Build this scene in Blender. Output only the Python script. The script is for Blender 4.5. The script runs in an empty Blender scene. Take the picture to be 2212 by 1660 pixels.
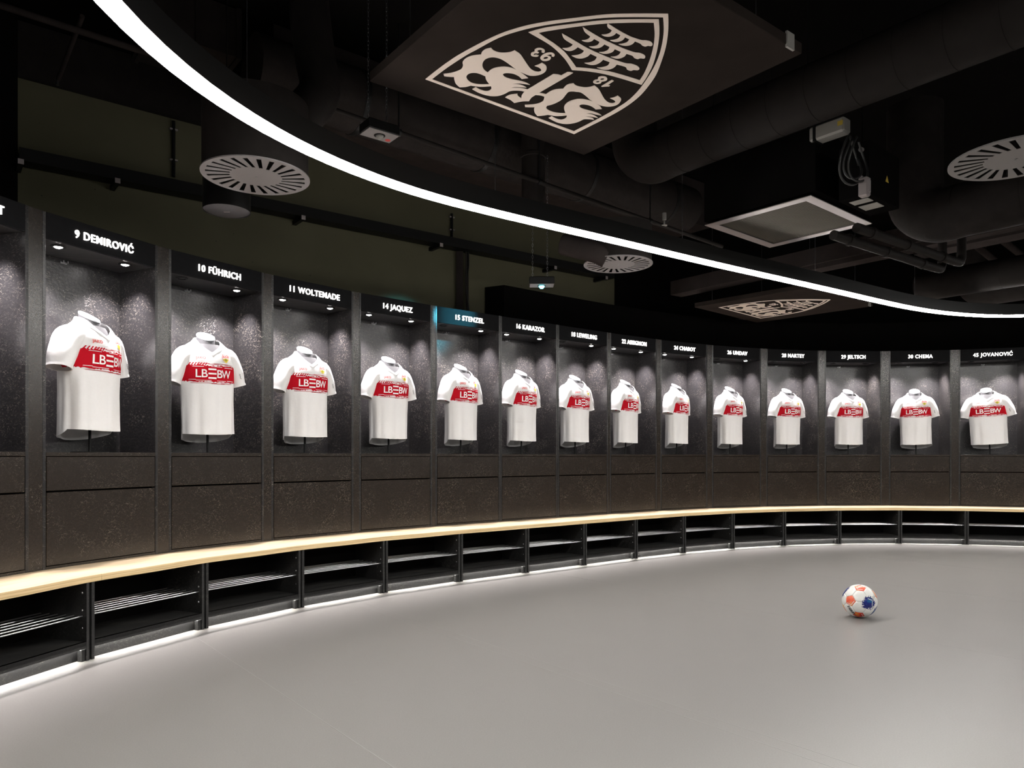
import bpy, bmesh, math, random
from mathutils import Vector, Matrix
random.seed(7)
PI = math.pi
SC = bpy.context.scene
COL = SC.collection

# ------------------------------------------------------------------ camera, world, exposure
CX, HY, F, EYE = 1106.0, 987.0, 1600.0, 1.10       # photograph: 2212 x 1660
cam_d = bpy.data.cameras.new('camera')
cam_d.sensor_fit = 'HORIZONTAL'; cam_d.sensor_width = 36.0
cam_d.lens = 36.0 * F / 2212.0
cam_d.shift_y = (HY - 830.0) / 2212.0
cam_d.clip_start = 0.02
cam = bpy.data.objects.new('camera', cam_d); COL.objects.link(cam)
cam.location = (0, 0, EYE); cam.rotation_euler = (PI / 2, 0, 0)
SC.camera = cam

wd = bpy.data.worlds.new('world'); SC.world = wd; wd.use_nodes = True
wd.node_tree.nodes['Background'].inputs[0].default_value = (0.5, 0.5, 0.55, 1)
wd.node_tree.nodes['Background'].inputs[1].default_value = 0.0

SC.view_settings.view_transform = 'Standard'
SC.view_settings.look = 'None'
SC.view_settings.gamma = 1.0
SC.view_settings.use_curve_mapping = False
SC.view_settings.exposure = 0.0

RING_POWER = 88.0       # ring light diffuser radiance
SPOT_W = 165.0           # each niche spotlight
LETTER_E = 3.0
LED_E = 115.0

def at(x, y, d):                    # photograph pixel at a depth -> point of the room
    return Vector(((x - CX) * d / F, d, EYE + (HY - y) * d / F))
def atz(x, y, z):                   # photograph pixel on a horizontal plane -> point of the room
    return at(x, y, F * (z - EYE) / (HY - y))

# ------------------------------------------------------------------ helpers
def tag(o, label=None, cat=None, group=None, kind=None):
    if label: o['label'] = label
    if cat: o['category'] = cat
    if group: o['group'] = group
    if kind: o['kind'] = kind
    return o
def empty(name, loc=(0, 0, 0), rz=0.0):
    o = bpy.data.objects.new(name, None); COL.objects.link(o)
    o.location = loc; o.rotation_euler = (0, 0, rz); o.empty_display_size = 0.1
    return o
def obj(name, me, mat=None, parent=None, loc=None, rot=None):
    o = bpy.data.objects.new(name, me); COL.objects.link(o)
    if mat is not None and len(me.materials) == 0: me.materials.append(mat)
    if parent is not None: o.parent = parent
    if loc is not None: o.location = loc
    if rot is not None: o.rotation_euler = rot
    return o
def fin(bm, name, mat=None, smooth=False, recalc=True):
    if recalc: bmesh.ops.recalc_face_normals(bm, faces=bm.faces)
    me = bpy.data.meshes.new(name); bm.to_mesh(me); bm.free()
    if mat is not None:
        for m in (mat if isinstance(mat, (list, tuple)) else [mat]): me.materials.append(m)
    if smooth:
        for p in me.polygons: p.use_smooth = True
    return me
def auto_smooth(me, deg=35):
    for p in me.polygons: p.use_smooth = True
    me.set_sharp_from_angle(angle=math.radians(deg))
    return me
def box(bm, x0, x1, y0, y1, z0, z1, mi=0, bev=0.0):
    vs = [bm.verts.new(c) for c in ((x0,y0,z0),(x1,y0,z0),(x1,y1,z0),(x0,y1,z0),(x0,y0,z1),(x1,y0,z1),(x1,y1,z1),(x0,y1,z1))]
    fs = [bm.faces.new([vs[i] for i in q]) for q in ((0,3,2,1),(4,5,6,7),(0,1,5,4),(1,2,6,5),(2,3,7,6),(3,0,4,7))]
    for f in fs: f.material_index = mi
    if bev:
        es = list({e for f in fs for e in f.edges})
        bmesh.ops.bevel(bm, geom=es, offset=bev, segments=1, affect='EDGES', profile=0.5)
    return vs
def boxme(name, x0, x1, y0, y1, z0, z1, mat, bev=0.0):
    bm = bmesh.new(); box(bm, x0, x1, y0, y1, z0, z1, 0, bev); return fin(bm, name, mat)
def prism(bm, poly, z0, z1, mi=0, side_mi=None):
    b = [bm.verts.new((p[0], p[1], z0)) for p in poly]; t = [bm.verts.new((p[0], p[1], z1)) for p in poly]
    n = len(poly)
    f = bm.faces.new(b[::-1]); f.material_index = mi
    f = bm.faces.new(t); f.material_index = mi
    for i in range(n):
        f = bm.faces.new((b[i], b[(i+1) % n], t[(i+1) % n], t[i])); f.material_index = mi if side_mi is None else side_mi
def lathe(bm, prof, seg=24, cx=0, cy=0):
    rings = []
    for r, z in prof:
        if r < 1e-6: rings.append([bm.verts.new((cx, cy, z))])
        else: rings.append([bm.verts.new((cx + r*math.cos(2*PI*i/seg), cy + r*math.sin(2*PI*i/seg), z)) for i in range(seg)])
    for a, b in zip(rings, rings[1:]):
        for i in range(seg):
            j = (i+1) % seg
            if len(a) == 1 and len(b) > 1: bm.faces.new((a[0], b[i], b[j]))
            elif len(b) == 1 and len(a) > 1: bm.faces.new((a[i], a[j], b[0]))
            elif len(a) > 1: bm.faces.new((a[i], a[j], b[j], b[i]))
def catmull(pts, n=6, closed=False):
    out = []; N = len(pts)
    rng = range(N if closed else N-1)
    for i in rng:
        if closed: p0, p1, p2, p3 = pts[(i-1) % N], pts[i], pts[(i+1) % N], pts[(i+2) % N]
        else: p0, p1, p2, p3 = pts[max(i-1, 0)], pts[i], pts[i+1], pts[min(i+2, N-1)]
        p0, p1, p2, p3 = Vector(p0), Vector(p1), Vector(p2), Vector(p3)
        for k in range(n):
            t = k / n
            out.append(0.5*((2*p1) + (p2-p0)*t + (2*p0-5*p1+4*p2-p3)*t*t + (3*p1-p0-3*p2+p3)*t**3))
    if not closed: out.append(Vector(pts[-1]))
    return out
def tube(bm, pts, r, seg=12, cap=True, rfun=None):
    pts = [Vector(p) for p in pts]; rings = []; up = Vector((0, 0, 1)); prev = None
    for i, p in enumerate(pts):
        t = (pts[min(i+1, len(pts)-1)] - pts[max(i-1, 0)]).normalized()
        if prev is None:
            a = up.cross(t)
            if a.length < 1e-3: a = Vector((1, 0, 0)).cross(t)
            a.normalize()
        else:
            a = prev - t*prev.dot(t)
            a.normalize()
        prev = a; b = t.cross(a)
        rr = rfun(i) if rfun else r
        rings.append([bm.verts.new(p + (a*math.cos(2*PI*k/seg) + b*math.sin(2*PI*k/seg))*rr) for k in range(seg)])
    for a, b in zip(rings, rings[1:]):
        for k in range(seg): bm.faces.new((a[k], a[(k+1) % seg], b[(k+1) % seg], b[k]))
    if cap:
        bm.faces.new(rings[0][::-1]); bm.faces.new(rings[-1])
def tubeme(name, pts, r, mat, seg=12, rfun=None, deg=50):
    bm = bmesh.new(); tube(bm, pts, r, seg, True, rfun)
    return auto_smooth(fin(bm, name, mat), deg)
def bar_between(bm, a, b, wd_, ht, mi=0):          # box bar from a to b, width sideways, height upward
    a, b = Vector(a), Vector(b); t = (b-a).normalized(); s = t.cross(Vector((0, 0, 1)))
    if s.length < 1e-4: s = Vector((1, 0, 0))
    s.normalize(); u = s.cross(t)
    vs = []
    for p in (a, b):
        for q, w in ((-1, -1), (1, -1), (1, 1), (-1, 1)): vs.append(bm.verts.new(p + s*q*wd_/2 + u*w*ht/2))
    for q in ((0,1,2,3),(7,6,5,4),(0,4,5,1),(1,5,6,2),(2,6,7,3),(3,7,4,0)):
        bm.faces.new([vs[i] for i in q]).material_index = mi
def curve_mesh(name, loops, extr=0.0, conv=None):   # filled outlines (with holes) -> mesh
    cu = bpy.data.curves.new(name, 'CURVE'); cu.dimensions = '2D'; cu.fill_mode = 'BOTH'; cu.extrude = extr
    for lp in loops:
        sp = cu.splines.new('POLY'); sp.points.add(len(lp)-1)
        for p, q in zip(sp.points, lp): p.co = (q[0], q[1], 0, 1)
        sp.use_cyclic_u = True
    o = bpy.data.objects.new(name, cu); COL.objects.link(o)
    me = bpy.data.meshes.new_from_object(o.evaluated_get(bpy.context.evaluated_depsgraph_get()))
    bpy.data.objects.remove(o); bpy.data.curves.remove(cu)
    me.name = name; me.materials.clear()
    return me
def text_mesh(name, body, size=1.0, bold=0.0, extr=0.0, align='CENTER', space=1.0, sx=1.0):
    cu = bpy.data.curves.new(name, 'FONT'); cu.body = body; cu.size = size; cu.offset = bold; cu.extrude = extr
    cu.align_x = align; cu.align_y = 'CENTER'; cu.resolution_u = 3; cu.space_character = space
    o = bpy.data.objects.new(name, cu); COL.objects.link(o)
    me = bpy.data.meshes.new_from_object(o.evaluated_get(bpy.context.evaluated_depsgraph_get()))
    bpy.data.objects.remove(o); bpy.data.curves.remove(cu)
    me.name = name; me.materials.clear()
    if sx != 1.0:
        for v in me.vertices: v.co.x *= sx
    return me

# ------------------------------------------------------------------ materials
def new_mat(name):
    m = bpy.data.materials.new(name); m.use_nodes = True
    nt = m.node_tree; return m, nt, nt.nodes['Principled BSDF']
def simple(name, col, rough=0.5, metal=0.0, spec=0.5, noise=0.0, nscale=20.0, bump=0.0):
    m, nt, b = new_mat(name)
    b.inputs['Base Color'].default_value = (*col, 1); b.inputs['Roughness'].default_value = rough
    b.inputs['Metallic'].default_value = metal; b.inputs['Specular IOR Level'].default_value = spec
    if noise or bump:
        tc = nt.nodes.new('ShaderNodeTexCoord'); n = nt.nodes.new('ShaderNodeTexNoise')
        n.inputs['Scale'].default_value = nscale; n.inputs['Detail'].default_value = 4
        nt.links.new(tc.outputs['Object'], n.inputs['Vector'])
        if noise:
            mx = nt.nodes.new('ShaderNodeMix'); mx.data_type = 'RGBA'
            mx.inputs[6].default_value = tuple(c*(1-noise) for c in col) + (1,)
            mx.inputs[7].default_value = tuple(min(1, c*(1+noise)) for c in col) + (1,)
            nt.links.new(n.outputs['Fac'], mx.inputs[0]); nt.links.new(mx.outputs[2], b.inputs['Base Color'])
        if bump:
            bp = nt.nodes.new('ShaderNodeBump'); bp.inputs['Strength'].default_value = bump; bp.inputs['Distance'].default_value = 0.01
            nt.links.new(n.outputs['Fac'], bp.inputs['Height']); nt.links.new(bp.outputs['Normal'], b.inputs['Normal'])
    return m
def emit(name, col, s):
    m, nt, b = new_mat(name)
    b.inputs['Base Color'].default_value = (0.8, 0.8, 0.8, 1)
    b.inputs['Emission Color'].default_value = (*col, 1); b.inputs['Emission Strength'].default_value = s
    return m
def osb(name, dark, light, rough=0.4, amount=1.0, bump=0.35, thr=0.0):
    m, nt, b = new_mat(name); N = nt.nodes.new; L = nt.links.new
    tc = N('ShaderNodeTexCoord'); sp = N('ShaderNodeSeparateXYZ'); L(tc.outputs['Object'], sp.inputs[0])
    oi = N('ShaderNodeObjectInfo')
    rnd = N('ShaderNodeMath'); rnd.operation = 'MULTIPLY'; rnd.inputs[1].default_value = 37.0; L(oi.outputs['Random'], rnd.inputs[0])
    ad = N('ShaderNodeMath'); ad.operation = 'MULTIPLY_ADD'; ad.inputs[1].default_value = 0.93; L(sp.outputs['Y'], ad.inputs[0]); L(sp.outputs['X'], ad.inputs[2])
    cb = N('ShaderNodeCombineXYZ'); L(ad.outputs[0], cb.inputs[0]); L(sp.outputs['Z'], cb.inputs[1]); L(rnd.outputs[0], cb.inputs[2])
    tot = None
    for k, (ang, sx, sy, lo, hi) in enumerate(((18, 44, 560, .765, .80), (-38, 38, 520, .77, .80), (68, 48, 600, .775, .81))):
        mp = N('ShaderNodeMapping'); mp.vector_type = 'POINT'
        mp.inputs['Rotation'].default_value = (0, 0, math.radians(ang)); mp.inputs['Location'].default_value = (k*3.1, k*5.3, 0)
        mp.inputs['Scale'].default_value = (1, 1, 1)
        L(cb.outputs[0], mp.inputs[0])
        m2 = N('ShaderNodeMapping'); m2.inputs['Scale'].default_value = (sx, sy, 1); L(mp.outputs[0], m2.inputs[0])
        n = N('ShaderNodeTexNoise'); n.inputs['Scale'].default_value = 1.0; n.inputs['Detail'].default_value = 0.0; L(m2.outputs[0], n.inputs['Vector'])
        r = N('ShaderNodeMapRange'); r.inputs['From Min'].default_value = lo+thr; r.inputs['From Max'].default_value = hi+thr; L(n.outputs['Fac'], r.inputs['Value'])
        if tot is None: tot = r.outputs[0]
        else:
            a = N('ShaderNodeMath'); a.operation = 'ADD'; a.use_clamp = True; L(tot, a.inputs[0]); L(r.outputs[0], a.inputs[1]); tot = a.outputs[0]
    big = N('ShaderNodeTexNoise'); big.inputs['Scale'].default_value = 6.0; big.inputs['Detail'].default_value = 1; L(cb.outputs[0], big.inputs['Vector'])
    br = N('ShaderNodeMapRange'); br.inputs['From Min'].default_value = .42; br.inputs['From Max'].default_value = .68; br.inputs['To Min'].default_value = .25; L(big.outputs['Fac'], br.inputs['Value'])
    mu = N('ShaderNodeMath'); mu.operation = 'MULTIPLY'; L(tot, mu.inputs[0]); L(br.outputs[0], mu.inputs[1])
    am = N('ShaderNodeMath'); am.operation = 'MULTIPLY'; am.inputs[1].default_value = amount; L(mu.outputs[0], am.inputs[0])
    mx = N('ShaderNodeMix'); mx.data_type = 'RGBA'; mx.inputs[6].default_value = (*dark, 1); mx.inputs[7].default_value = (*light, 1)
    L(am.outputs[0], mx.inputs[0]); L(mx.outputs[2], b.inputs['Base Color'])
    b.inputs['Roughness'].default_value = rough
    fine = N('ShaderNodeTexNoise'); fine.inputs['Scale'].default_value = 60; fine.inputs['Detail'].default_value = 1; L(cb.outputs[0], fine.inputs['Vector'])
    hs = N('ShaderNodeMath'); hs.operation = 'MULTIPLY_ADD'; hs.inputs[1].default_value = 0.8; L(mu.outputs[0], hs.inputs[0]); L(fine.outputs['Fac'], hs.inputs[2])
    bp = N('ShaderNodeBump'); bp.inputs['Strength'].default_value = bump; bp.inputs['Distance'].default_value = 0.003
    L(hs.outputs[0], bp.inputs['Height']); L(bp.outputs['Normal'], b.inputs['Normal'])
    return m

M = {}
M['osb'] = osb('black_strand_board', (0.0165, 0.0120, 0.0092), (0.15, 0.13, 0.11), 0.27, 0.8, 0.08, -.02)
M['niche'] = osb('black_strand_board_niche', (0.0135, 0.0128, 0.0138), (0.30, 0.27, 0.23), 0.30, 1.0, 0.3, -.005)
M['cab'] = osb('black_strand_cabinet', (0.010, 0.010, 0.010), (0.12, 0.11, 0.095), 0.45, 0.7, 0.3, -.02)
M['header'] = simple('black_header_board', (0.013, 0.013, 0.014), 0.5, noise=.2, nscale=30, spec=0.0)
M['black'] = simple('matte_black', (0.006, 0.0056, 0.0054), 0.75, noise=.3, nscale=6, spec=0.0)
M['black_metal'] = simple('black_metal', (0.008, 0.008, 0.008), 0.45, metal=0.0, spec=.25)
M['duct'] = simple('black_painted_duct', (0.019, 0.0165, 0.0155), 0.6, noise=.25, nscale=14, bump=.15, spec=.06)
M['wrap'] = simple('black_painted_insulation', (0.021, 0.018, 0.017), 0.75, noise=.4, nscale=9, bump=.9, spec=.06)
M['soffit'] = simple('dark_painted_soffit', (0.035, 0.029, 0.028), 0.8, noise=.3, nscale=7, bump=.3, spec=0.0)
M['panel'] = simple('dark_ceiling_sail', (0.028, 0.0225, 0.020), 0.7, noise=.35, nscale=3.5, spec=0.0)
M['crest'] = simple('crest_white', (0.88, 0.76, 0.68), 0.7, spec=.1)
M['diff'] = simple('diffuser_grey', (0.22, 0.205, 0.205), 0.45)
M['steel'] = simple('steel', (0.40, 0.40, 0.41), 0.30, metal=1.0)
M['alu'] = simple('aluminium_frame', (0.36, 0.32, 0.32), 0.45, metal=0.4)
M['mesh'] = simple('filter_mesh', (0.22, 0.20, 0.17), 0.5, metal=0.3)
M['white'] = simple('white_plastic', (0.30, 0.29, 0.27), 0.4)
M['cloth'] = simple('jersey_white', (0.74, 0.73, 0.73), 0.75, spec=.25, noise=.02, nscale=60, bump=.08)
M['red'] = simple('jersey_red', (0.44, 0.004, 0.014), 0.75, spec=.1)
M['redprint'] = simple('print_red', (0.70, 0.08, 0.07), 0.6)
M['yellow'] = simple('print_yellow', (0.80, 0.72, 0.04), 0.6)
M['print_black'] = simple('print_black', (0.02, 0.02, 0.025), 0.6)
M['print_white'] = simple('print_white', (0.86, 0.83, 0.82), 0.6)
M['bust'] = simple('mannequin_grey', (0.36, 0.37, 0.39), 0.5)
M['bust_dark'] = simple('mannequin_dark', (0.07, 0.07, 0.075), 0.6)
M['letter'] = emit('lit_letters', (1.0, 0.955, 0.90), LETTER_E)
M['ring'] = emit('ring_diffuser', (1.0, 0.975, 0.93), RING_POWER)
M['lens'] = emit('spot_lens', (1.0, 0.95, 0.92), 25.0)
M['led'] = emit('led_strip', (1.0, 0.97, 0.92), LED_E)
M['cyan'] = emit('cyan_lamp', (0.10, 0.75, 0.85), 7.0)
M['brass'] = simple('yellow_label', (0.5, 0.36, 0.05), 0.5)

def concrete():
    m, nt, b = new_mat('dark_concrete'); N = nt.nodes.new; L = nt.links.new
    tc = N('ShaderNodeTexCoord')
    n1 = N('ShaderNodeTexNoise'); n1.inputs['Scale'].default_value = 1.3; n1.inputs['Detail'].default_value = 6; L(tc.outputs['Object'], n1.inputs['Vector'])
    mx = N('ShaderNodeMix'); mx.data_type = 'RGBA'; mx.inputs[6].default_value = (0.070, 0.064, 0.034, 1); mx.inputs[7].default_value = (0.115, 0.108, 0.064, 1); L(n1.outputs['Fac'], mx.inputs[0])
    v = N('ShaderNodeTexVoronoi'); v.inputs['Scale'].default_value = 9; L(tc.outputs['Object'], v.inputs['Vector'])
    r = N('ShaderNodeMapRange'); r.inputs['From Min'].default_value = .02; r.inputs['From Max'].default_value = .06; L(v.outputs['Distance'], r.inputs['Value'])
    m2 = N('ShaderNodeMix'); m2.data_type = 'RGBA'; m2.inputs[6].default_value = (0.02, 0.018, 0.012, 1); L(r.outputs[0], m2.inputs[0]); L(mx.outputs[2], m2.inputs[7])
    L(m2.outputs[2], b.inputs['Base Color']); b.inputs['Roughness'].default_value = .8
    bp = N('ShaderNodeBump'); bp.inputs['Strength'].default_value = .3; bp.inputs['Distance'].default_value = .01; L(r.outputs[0], bp.inputs['Height']); L(bp.outputs['Normal'], b.inputs['Normal'])
    return m
M['concrete'] = concrete()
def floor_mat():
    m, nt, b = new_mat('grey_vinyl_floor'); N = nt.nodes.new; L = nt.links.new
    tc = N('ShaderNodeTexCoord')
    n1 = N('ShaderNodeTexNoise'); n1.inputs['Scale'].default_value = 160; n1.inputs['Detail'].default_value = 2; L(tc.outputs['Object'], n1.inputs['Vector'])
    n2 = N('ShaderNodeTexNoise'); n2.inputs['Scale'].default_value = 1.2; n2.inputs['Detail'].default_value = 4; L(tc.outputs['Object'], n2.inputs['Vector'])
    mx = N('ShaderNodeMix'); mx.data_type = 'RGBA'; mx.inputs[6].default_value = (0.185, 0.177, 0.169, 1); mx.inputs[7].default_value = (0.255, 0.245, 0.235, 1); L(n1.outputs['Fac'], mx.inputs[0])
    L(mx.outputs[2], b.inputs['Base Color'])
    r = N('ShaderNodeMapRange'); r.inputs['To Min'].default_value = .31; r.inputs['To Max'].default_value = .37; L(n2.outputs['Fac'], r.inputs['Value']); L(r.outputs[0], b.inputs['Roughness'])
    b.inputs['Specular IOR Level'].default_value = .5
    return m
M['floor'] = floor_mat()
M['seam'] = simple('weld_seam', (0.285, 0.275, 0.265), 0.4)
def wood(name, edge):
    m, nt, b = new_mat(name); N = nt.nodes.new; L = nt.links.new
    tc = N('ShaderNodeTexCoord'); mp = N('ShaderNodeMapping'); L(tc.outputs['UV'], mp.inputs[0])
    mp.inputs['Scale'].default_value = (0.9, 55.0, 1) if not edge else (1.2, 130.0, 1)
    n1 = N('ShaderNodeTexNoise'); n1.inputs['Scale'].default_value = 1.0; n1.inputs['Detail'].default_value = 5; n1.inputs['Distortion'].default_value = .6; L(mp.outputs[0], n1.inputs['Vector'])
    r = N('ShaderNodeValToRGB'); L(n1.outputs['Fac'], r.inputs[0])
    if edge: cs = ((.30, (0.42, 0.28, 0.13)), (.5, (0.68, 0.50, 0.27)), (.75, (0.76, 0.60, 0.36)))
    else: cs = ((.28, (0.48, 0.33, 0.185)), (.5, (0.56, 0.44, 0.29)), (.75, (0.60, 0.49, 0.35)))
    r.color_ramp.elements[0].position = cs[0][0]; r.color_ramp.elements[0].color = (*cs[0][1], 1)
    r.color_ramp.elements[1].position = cs[2][0]; r.color_ramp.elements[1].color = (*cs[2][1], 1)
    e = r.color_ramp.elements.new(cs[1][0]); e.color = (*cs[1][1], 1)
    L(r.outputs[0], b.inputs['Base Color']); b.inputs['Roughness'].default_value = .45
    return m
M['wood'] = wood('pine_plywood_top', False); M['woodedge'] = wood('plywood_edge', True)

# ------------------------------------------------------------------ plan of the locker row (fitted to the photograph)
NAMES = ['7 MITTELSTÄDT', '9 DEMIROVIĆ', '10 FÜHRICH', '11 WOLTEMADE', '14 JAQUEZ', '15 STENZEL', '16 KARAZOR', '18 LEWELING',
         '22 ASSIGNON', '24 CHABOT', '26 UNDAV', '28 NARTEY', '29 JELTSCH', '30 CHEMA', '45 JOVANOVIĆ']
UNITS = [(-2.783,3.738,74.56),(-2.495,4.537,65.54),(-2.088,5.282,56.66),(-1.587,5.950,48.92),(-1.015,6.543,42.71),
         (-0.411,7.076,39.59),(0.183,7.566,39.28),(0.781,8.058,39.26),(1.408,8.546,36.51),(2.097,9.009,30.51),
         (2.851,9.385,22.23),(3.654,9.639,12.69),(4.493,9.752,2.47),(5.349,9.709,-8.06),(6.175,9.514,-18.60)]
W = 0.729                      # clear opening of a locker
def nxt(u, gap, turn):         # one more locker after u
    x, y, a = u; a0 = math.radians(a); a1 = math.radians(a+turn); am = (a0+a1)/2
    px = x + math.cos(a0)*W/2 + math.cos(am)*gap + math.cos(a1)*W/2
    py = y + math.sin(a0)*W/2 + math.sin(am)*gap + math.sin(a1)*W/2
    return (px, py, a+turn)
def prv(u, gap, turn):
    x, y, a = u; a0 = math.radians(a); a1 = math.radians(a+turn); am = (a0+a1)/2
    return (x - math.cos(a0)*W/2 - math.cos(am)*gap - math.cos(a1)*W/2, y - math.sin(a0)*W/2 - math.sin(am)*gap - math.sin(a1)*W/2, a+turn)
UNITS.append(nxt(UNITS[-1], .122, -10)); NAMES.append(None)
UNITS.append(nxt(UNITS[-1], .122, -10)); NAMES.append(None)
UNITS.insert(0, prv(UNITS[0], .122, 8)); NAMES.insert(0, None)
UNITS.insert(0, prv(UNITS[0], .122, 8)); NAMES.insert(0, None)
NU = len(UNITS)
WORD = {'7': 'seven', '9': 'nine', '10': 'ten', '11': 'eleven', '14': 'fourteen', '15': 'fifteen', '16': 'sixteen', '18': 'eighteen', '22': 'twenty-two', '24': 'twenty-four', '26': 'twenty-six', '28': 'twenty-eight', '29': 'twenty-nine', '30': 'thirty', '45': 'forty-five'}
def ends(u):
    x, y, a = u; a = math.radians(a); c, s = math.cos(a)*W/2, math.sin(a)*W/2
    return Vector((x-c, y-s)), Vector((x+c, y+s))
def inward(a): a = math.radians(a); return Vector((math.sin(a), -math.cos(a)))

# ------------------------------------------------------------------ ring light
Z_RING = 2.56
RP = [(217,0),(301,81),(392,163),(482,227),(560,274),(641,319),(761,370.5),(900,420),(1061,461),(1200,493.5),(1320,521),(1441,549.5),
      (1561,577.3),(1682,604),(1808,632),(1917,657),(1971,668),(2025,676.5),(2106,683.5),(2212,685)]
ring_vis = [atz(x, y, Z_RING) for x, y in RP]
RC = Vector((3.0, 3.75, Z_RING))
ring_half = [Vector((x, y, Z_RING)) for x, y in ((-.30, .20), (-.90, .85), (-1.22, 1.60))] + ring_vis
ring_ctrl = ring_half + [2*RC - p for p in ring_half]
for p in ring_ctrl: p.z = Z_RING
# keep evenly spaced control points for a smooth curve
def resample(pts, n, closed=True):
    P = pts + ([pts[0]] if closed else []); d = [0]
    for a, b in zip(P, P[1:]): d.append(d[-1] + (b-a).length)
    out = []; T = d[-1]; j = 0
    for i in range(n):
        t = T*i/(n if closed else n-1)
        while j < len(d)-2 and d[j+1] < t: j += 1
        k = (t-d[j])/max(d[j+1]-d[j], 1e-9); out.append(P[j].lerp(P[j+1], k))
    return out
ring_path = catmull(ring_ctrl, 8, True)
ring_path = resample(ring_path, 180)
for _ in range(6):
    ring_path = [(ring_path[i-1] + 2*ring_path[i] + ring_path[(i+1) % 180])/4 for i in range(180)]
def sweep_rect(path, w0, w1, z0, z1, closed=True):   # rectangular ring between z0 and z1, widths w0 (bottom) w1 (top)
    bm = bmesh.new(); R = []; n = len(path)
    for i, p in enumerate(path):
        a = path[i-1] if (closed or i > 0) else path[i]; b = path[(i+1) % n] if (closed or i < n-1) else path[i]
        t = (b-a); t.z = 0; t.normalize(); s = Vector((t.y, -t.x, 0))
        q = Vector((p.x, p.y, 0))
        R.append([bm.verts.new(q - s*w0/2 + Vector((0,0,z0))), bm.verts.new(q + s*w0/2 + Vector((0,0,z0))),
                  bm.verts.new(q + s*w1/2 + Vector((0,0,z1))), bm.verts.new(q - s*w1/2 + Vector((0,0,z1)))])
    for i in range(n if closed else n-1):
        a, b = R[i], R[(i+1) % n]
        for k in range(4): bm.faces.new((a[k], a[(k+1) % 4], b[(k+1) % 4], b[k]))
    return bm
rl = empty('ring_light', (ring_path[0].x, ring_path[0].y, Z_RING))
tag(rl, 'long white curved ring light with black housing hung from the ceiling on thin wires', 'ring light')
org = Vector(rl.location)
pth = [p - org for p in ring_path]
obj('diffuser', auto_smooth(fin(sweep_rect(pth, .074, .080, 0, .012), 'ring_diffuser', M['ring'])), None, rl)
obj('housing', auto_smooth(fin(sweep_rect(pth, .086, .086, .012, .125), 'ring_housing', M['black_metal'])), None, rl)
for i in range(0, 180, 12):
    p = pth[i]; bm = bmesh.new()
    tube(bm, [(p.x, p.y, .12), (p.x, p.y, 1.6)], .0016, 5)
    obj('suspension_wire', fin(bm, 'ring_wire', M['steel']), None, rl)

# ------------------------------------------------------------------ setting: floor, ceiling, walls
bm = bmesh.new(); prism(bm, [(-7, -5), (12, -5), (12, 13), (-7, 13)], -0.1, 0)
fl = tag(obj('floor', fin(bm, 'floor', M['floor'])), kind='structure')
ua = math.radians(38.5); U = Vector((math.cos(ua), math.sin(ua), 0)); V = Vector((math.sin(ua), -math.cos(ua), 0))  # along / away from the long wall
for px, py, l0, l1 in ((413,1370,-.5,5.6),(747,1299,-.5,6.3),(930,1350,-2.6,4.6),(1320,1262,-1.4,6.4),(1650,1228,-.4,6.4),(1960,1213,-.4,6.4)):
    p = atz(px, py, 0.0)
    bm = bmesh.new(); bar_between(bm, p + V*l0, p + V*l1, .004, .0012)
    obj('weld_seam', fin(bm, 'weld_seam', M['seam']), None, fl)
bm = bmesh.new(); prism(bm, [(-7, -5), (12, -5), (12, 13), (-7, 13)], 4.3, 4.45)
tag(obj('ceiling', fin(bm, 'ceiling', M['black'])), kind='structure')
WB = Vector((0.183, 7.566, 0)) - V*0.65            # foot of the long concrete wall
def wall_strip(name, pts, z0, z1, mat, th=.15):
    bm = bmesh.new()
    for a, b in zip(pts, pts[1:]):
        a, b = Vector((a[0], a[1], 0)), Vector((b[0], b[1], 0)); t = (b-a).normalized(); s = Vector((-t.y, t.x, 0))*th
        prism(bm, [a, b, b+s, a+s], z0, z1)
    return tag(obj(name, fin(bm, name, mat)), kind='structure')
pL = WB + U*(-4.314); pR = WB + U*1.92
wall_strip('wall_back', [pL, pR], 0, 3.86, M['concrete'])
bm = bmesh.new(); a = pL - V*.2; b = pR + U*.2 - V*.2
prism(bm, [a, b, b + V*.16, a + V*.16], 3.86, 4.3)
tag(obj('trim_1', fin(bm, 'wall_beam', M['duct'])), kind='structure')
# black wall that turns away behind the lockers on both sides
back = [pR]
for i in range(11, NU):
    L_, R_ = ends(UNITS[i]); n = -inward(UNITS[i][2]); back.append(Vector(((L_+R_)/2 + n*.75)).to_3d())
back += [Vector((9.9, 6.0, 0)), Vector((10.2, 2.0, 0)), Vector((10.2, -3.6, 0))]
wall_strip('wall_right', back, 0, 4.3, M['black'])
wall_strip('wall_left', [Vector((-4.4, -3.6, 0)), Vector((-4.4, 3.4, 0)), Vector((-3.75, 5.2, 0)), pL + V*.02], 0, 4.3, M['black'])
wall_strip('wall_near', [Vector((10.2, -3.6, 0)), Vector((-4.4, -3.6, 0))], 0, 4.3, M['black'])

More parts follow.
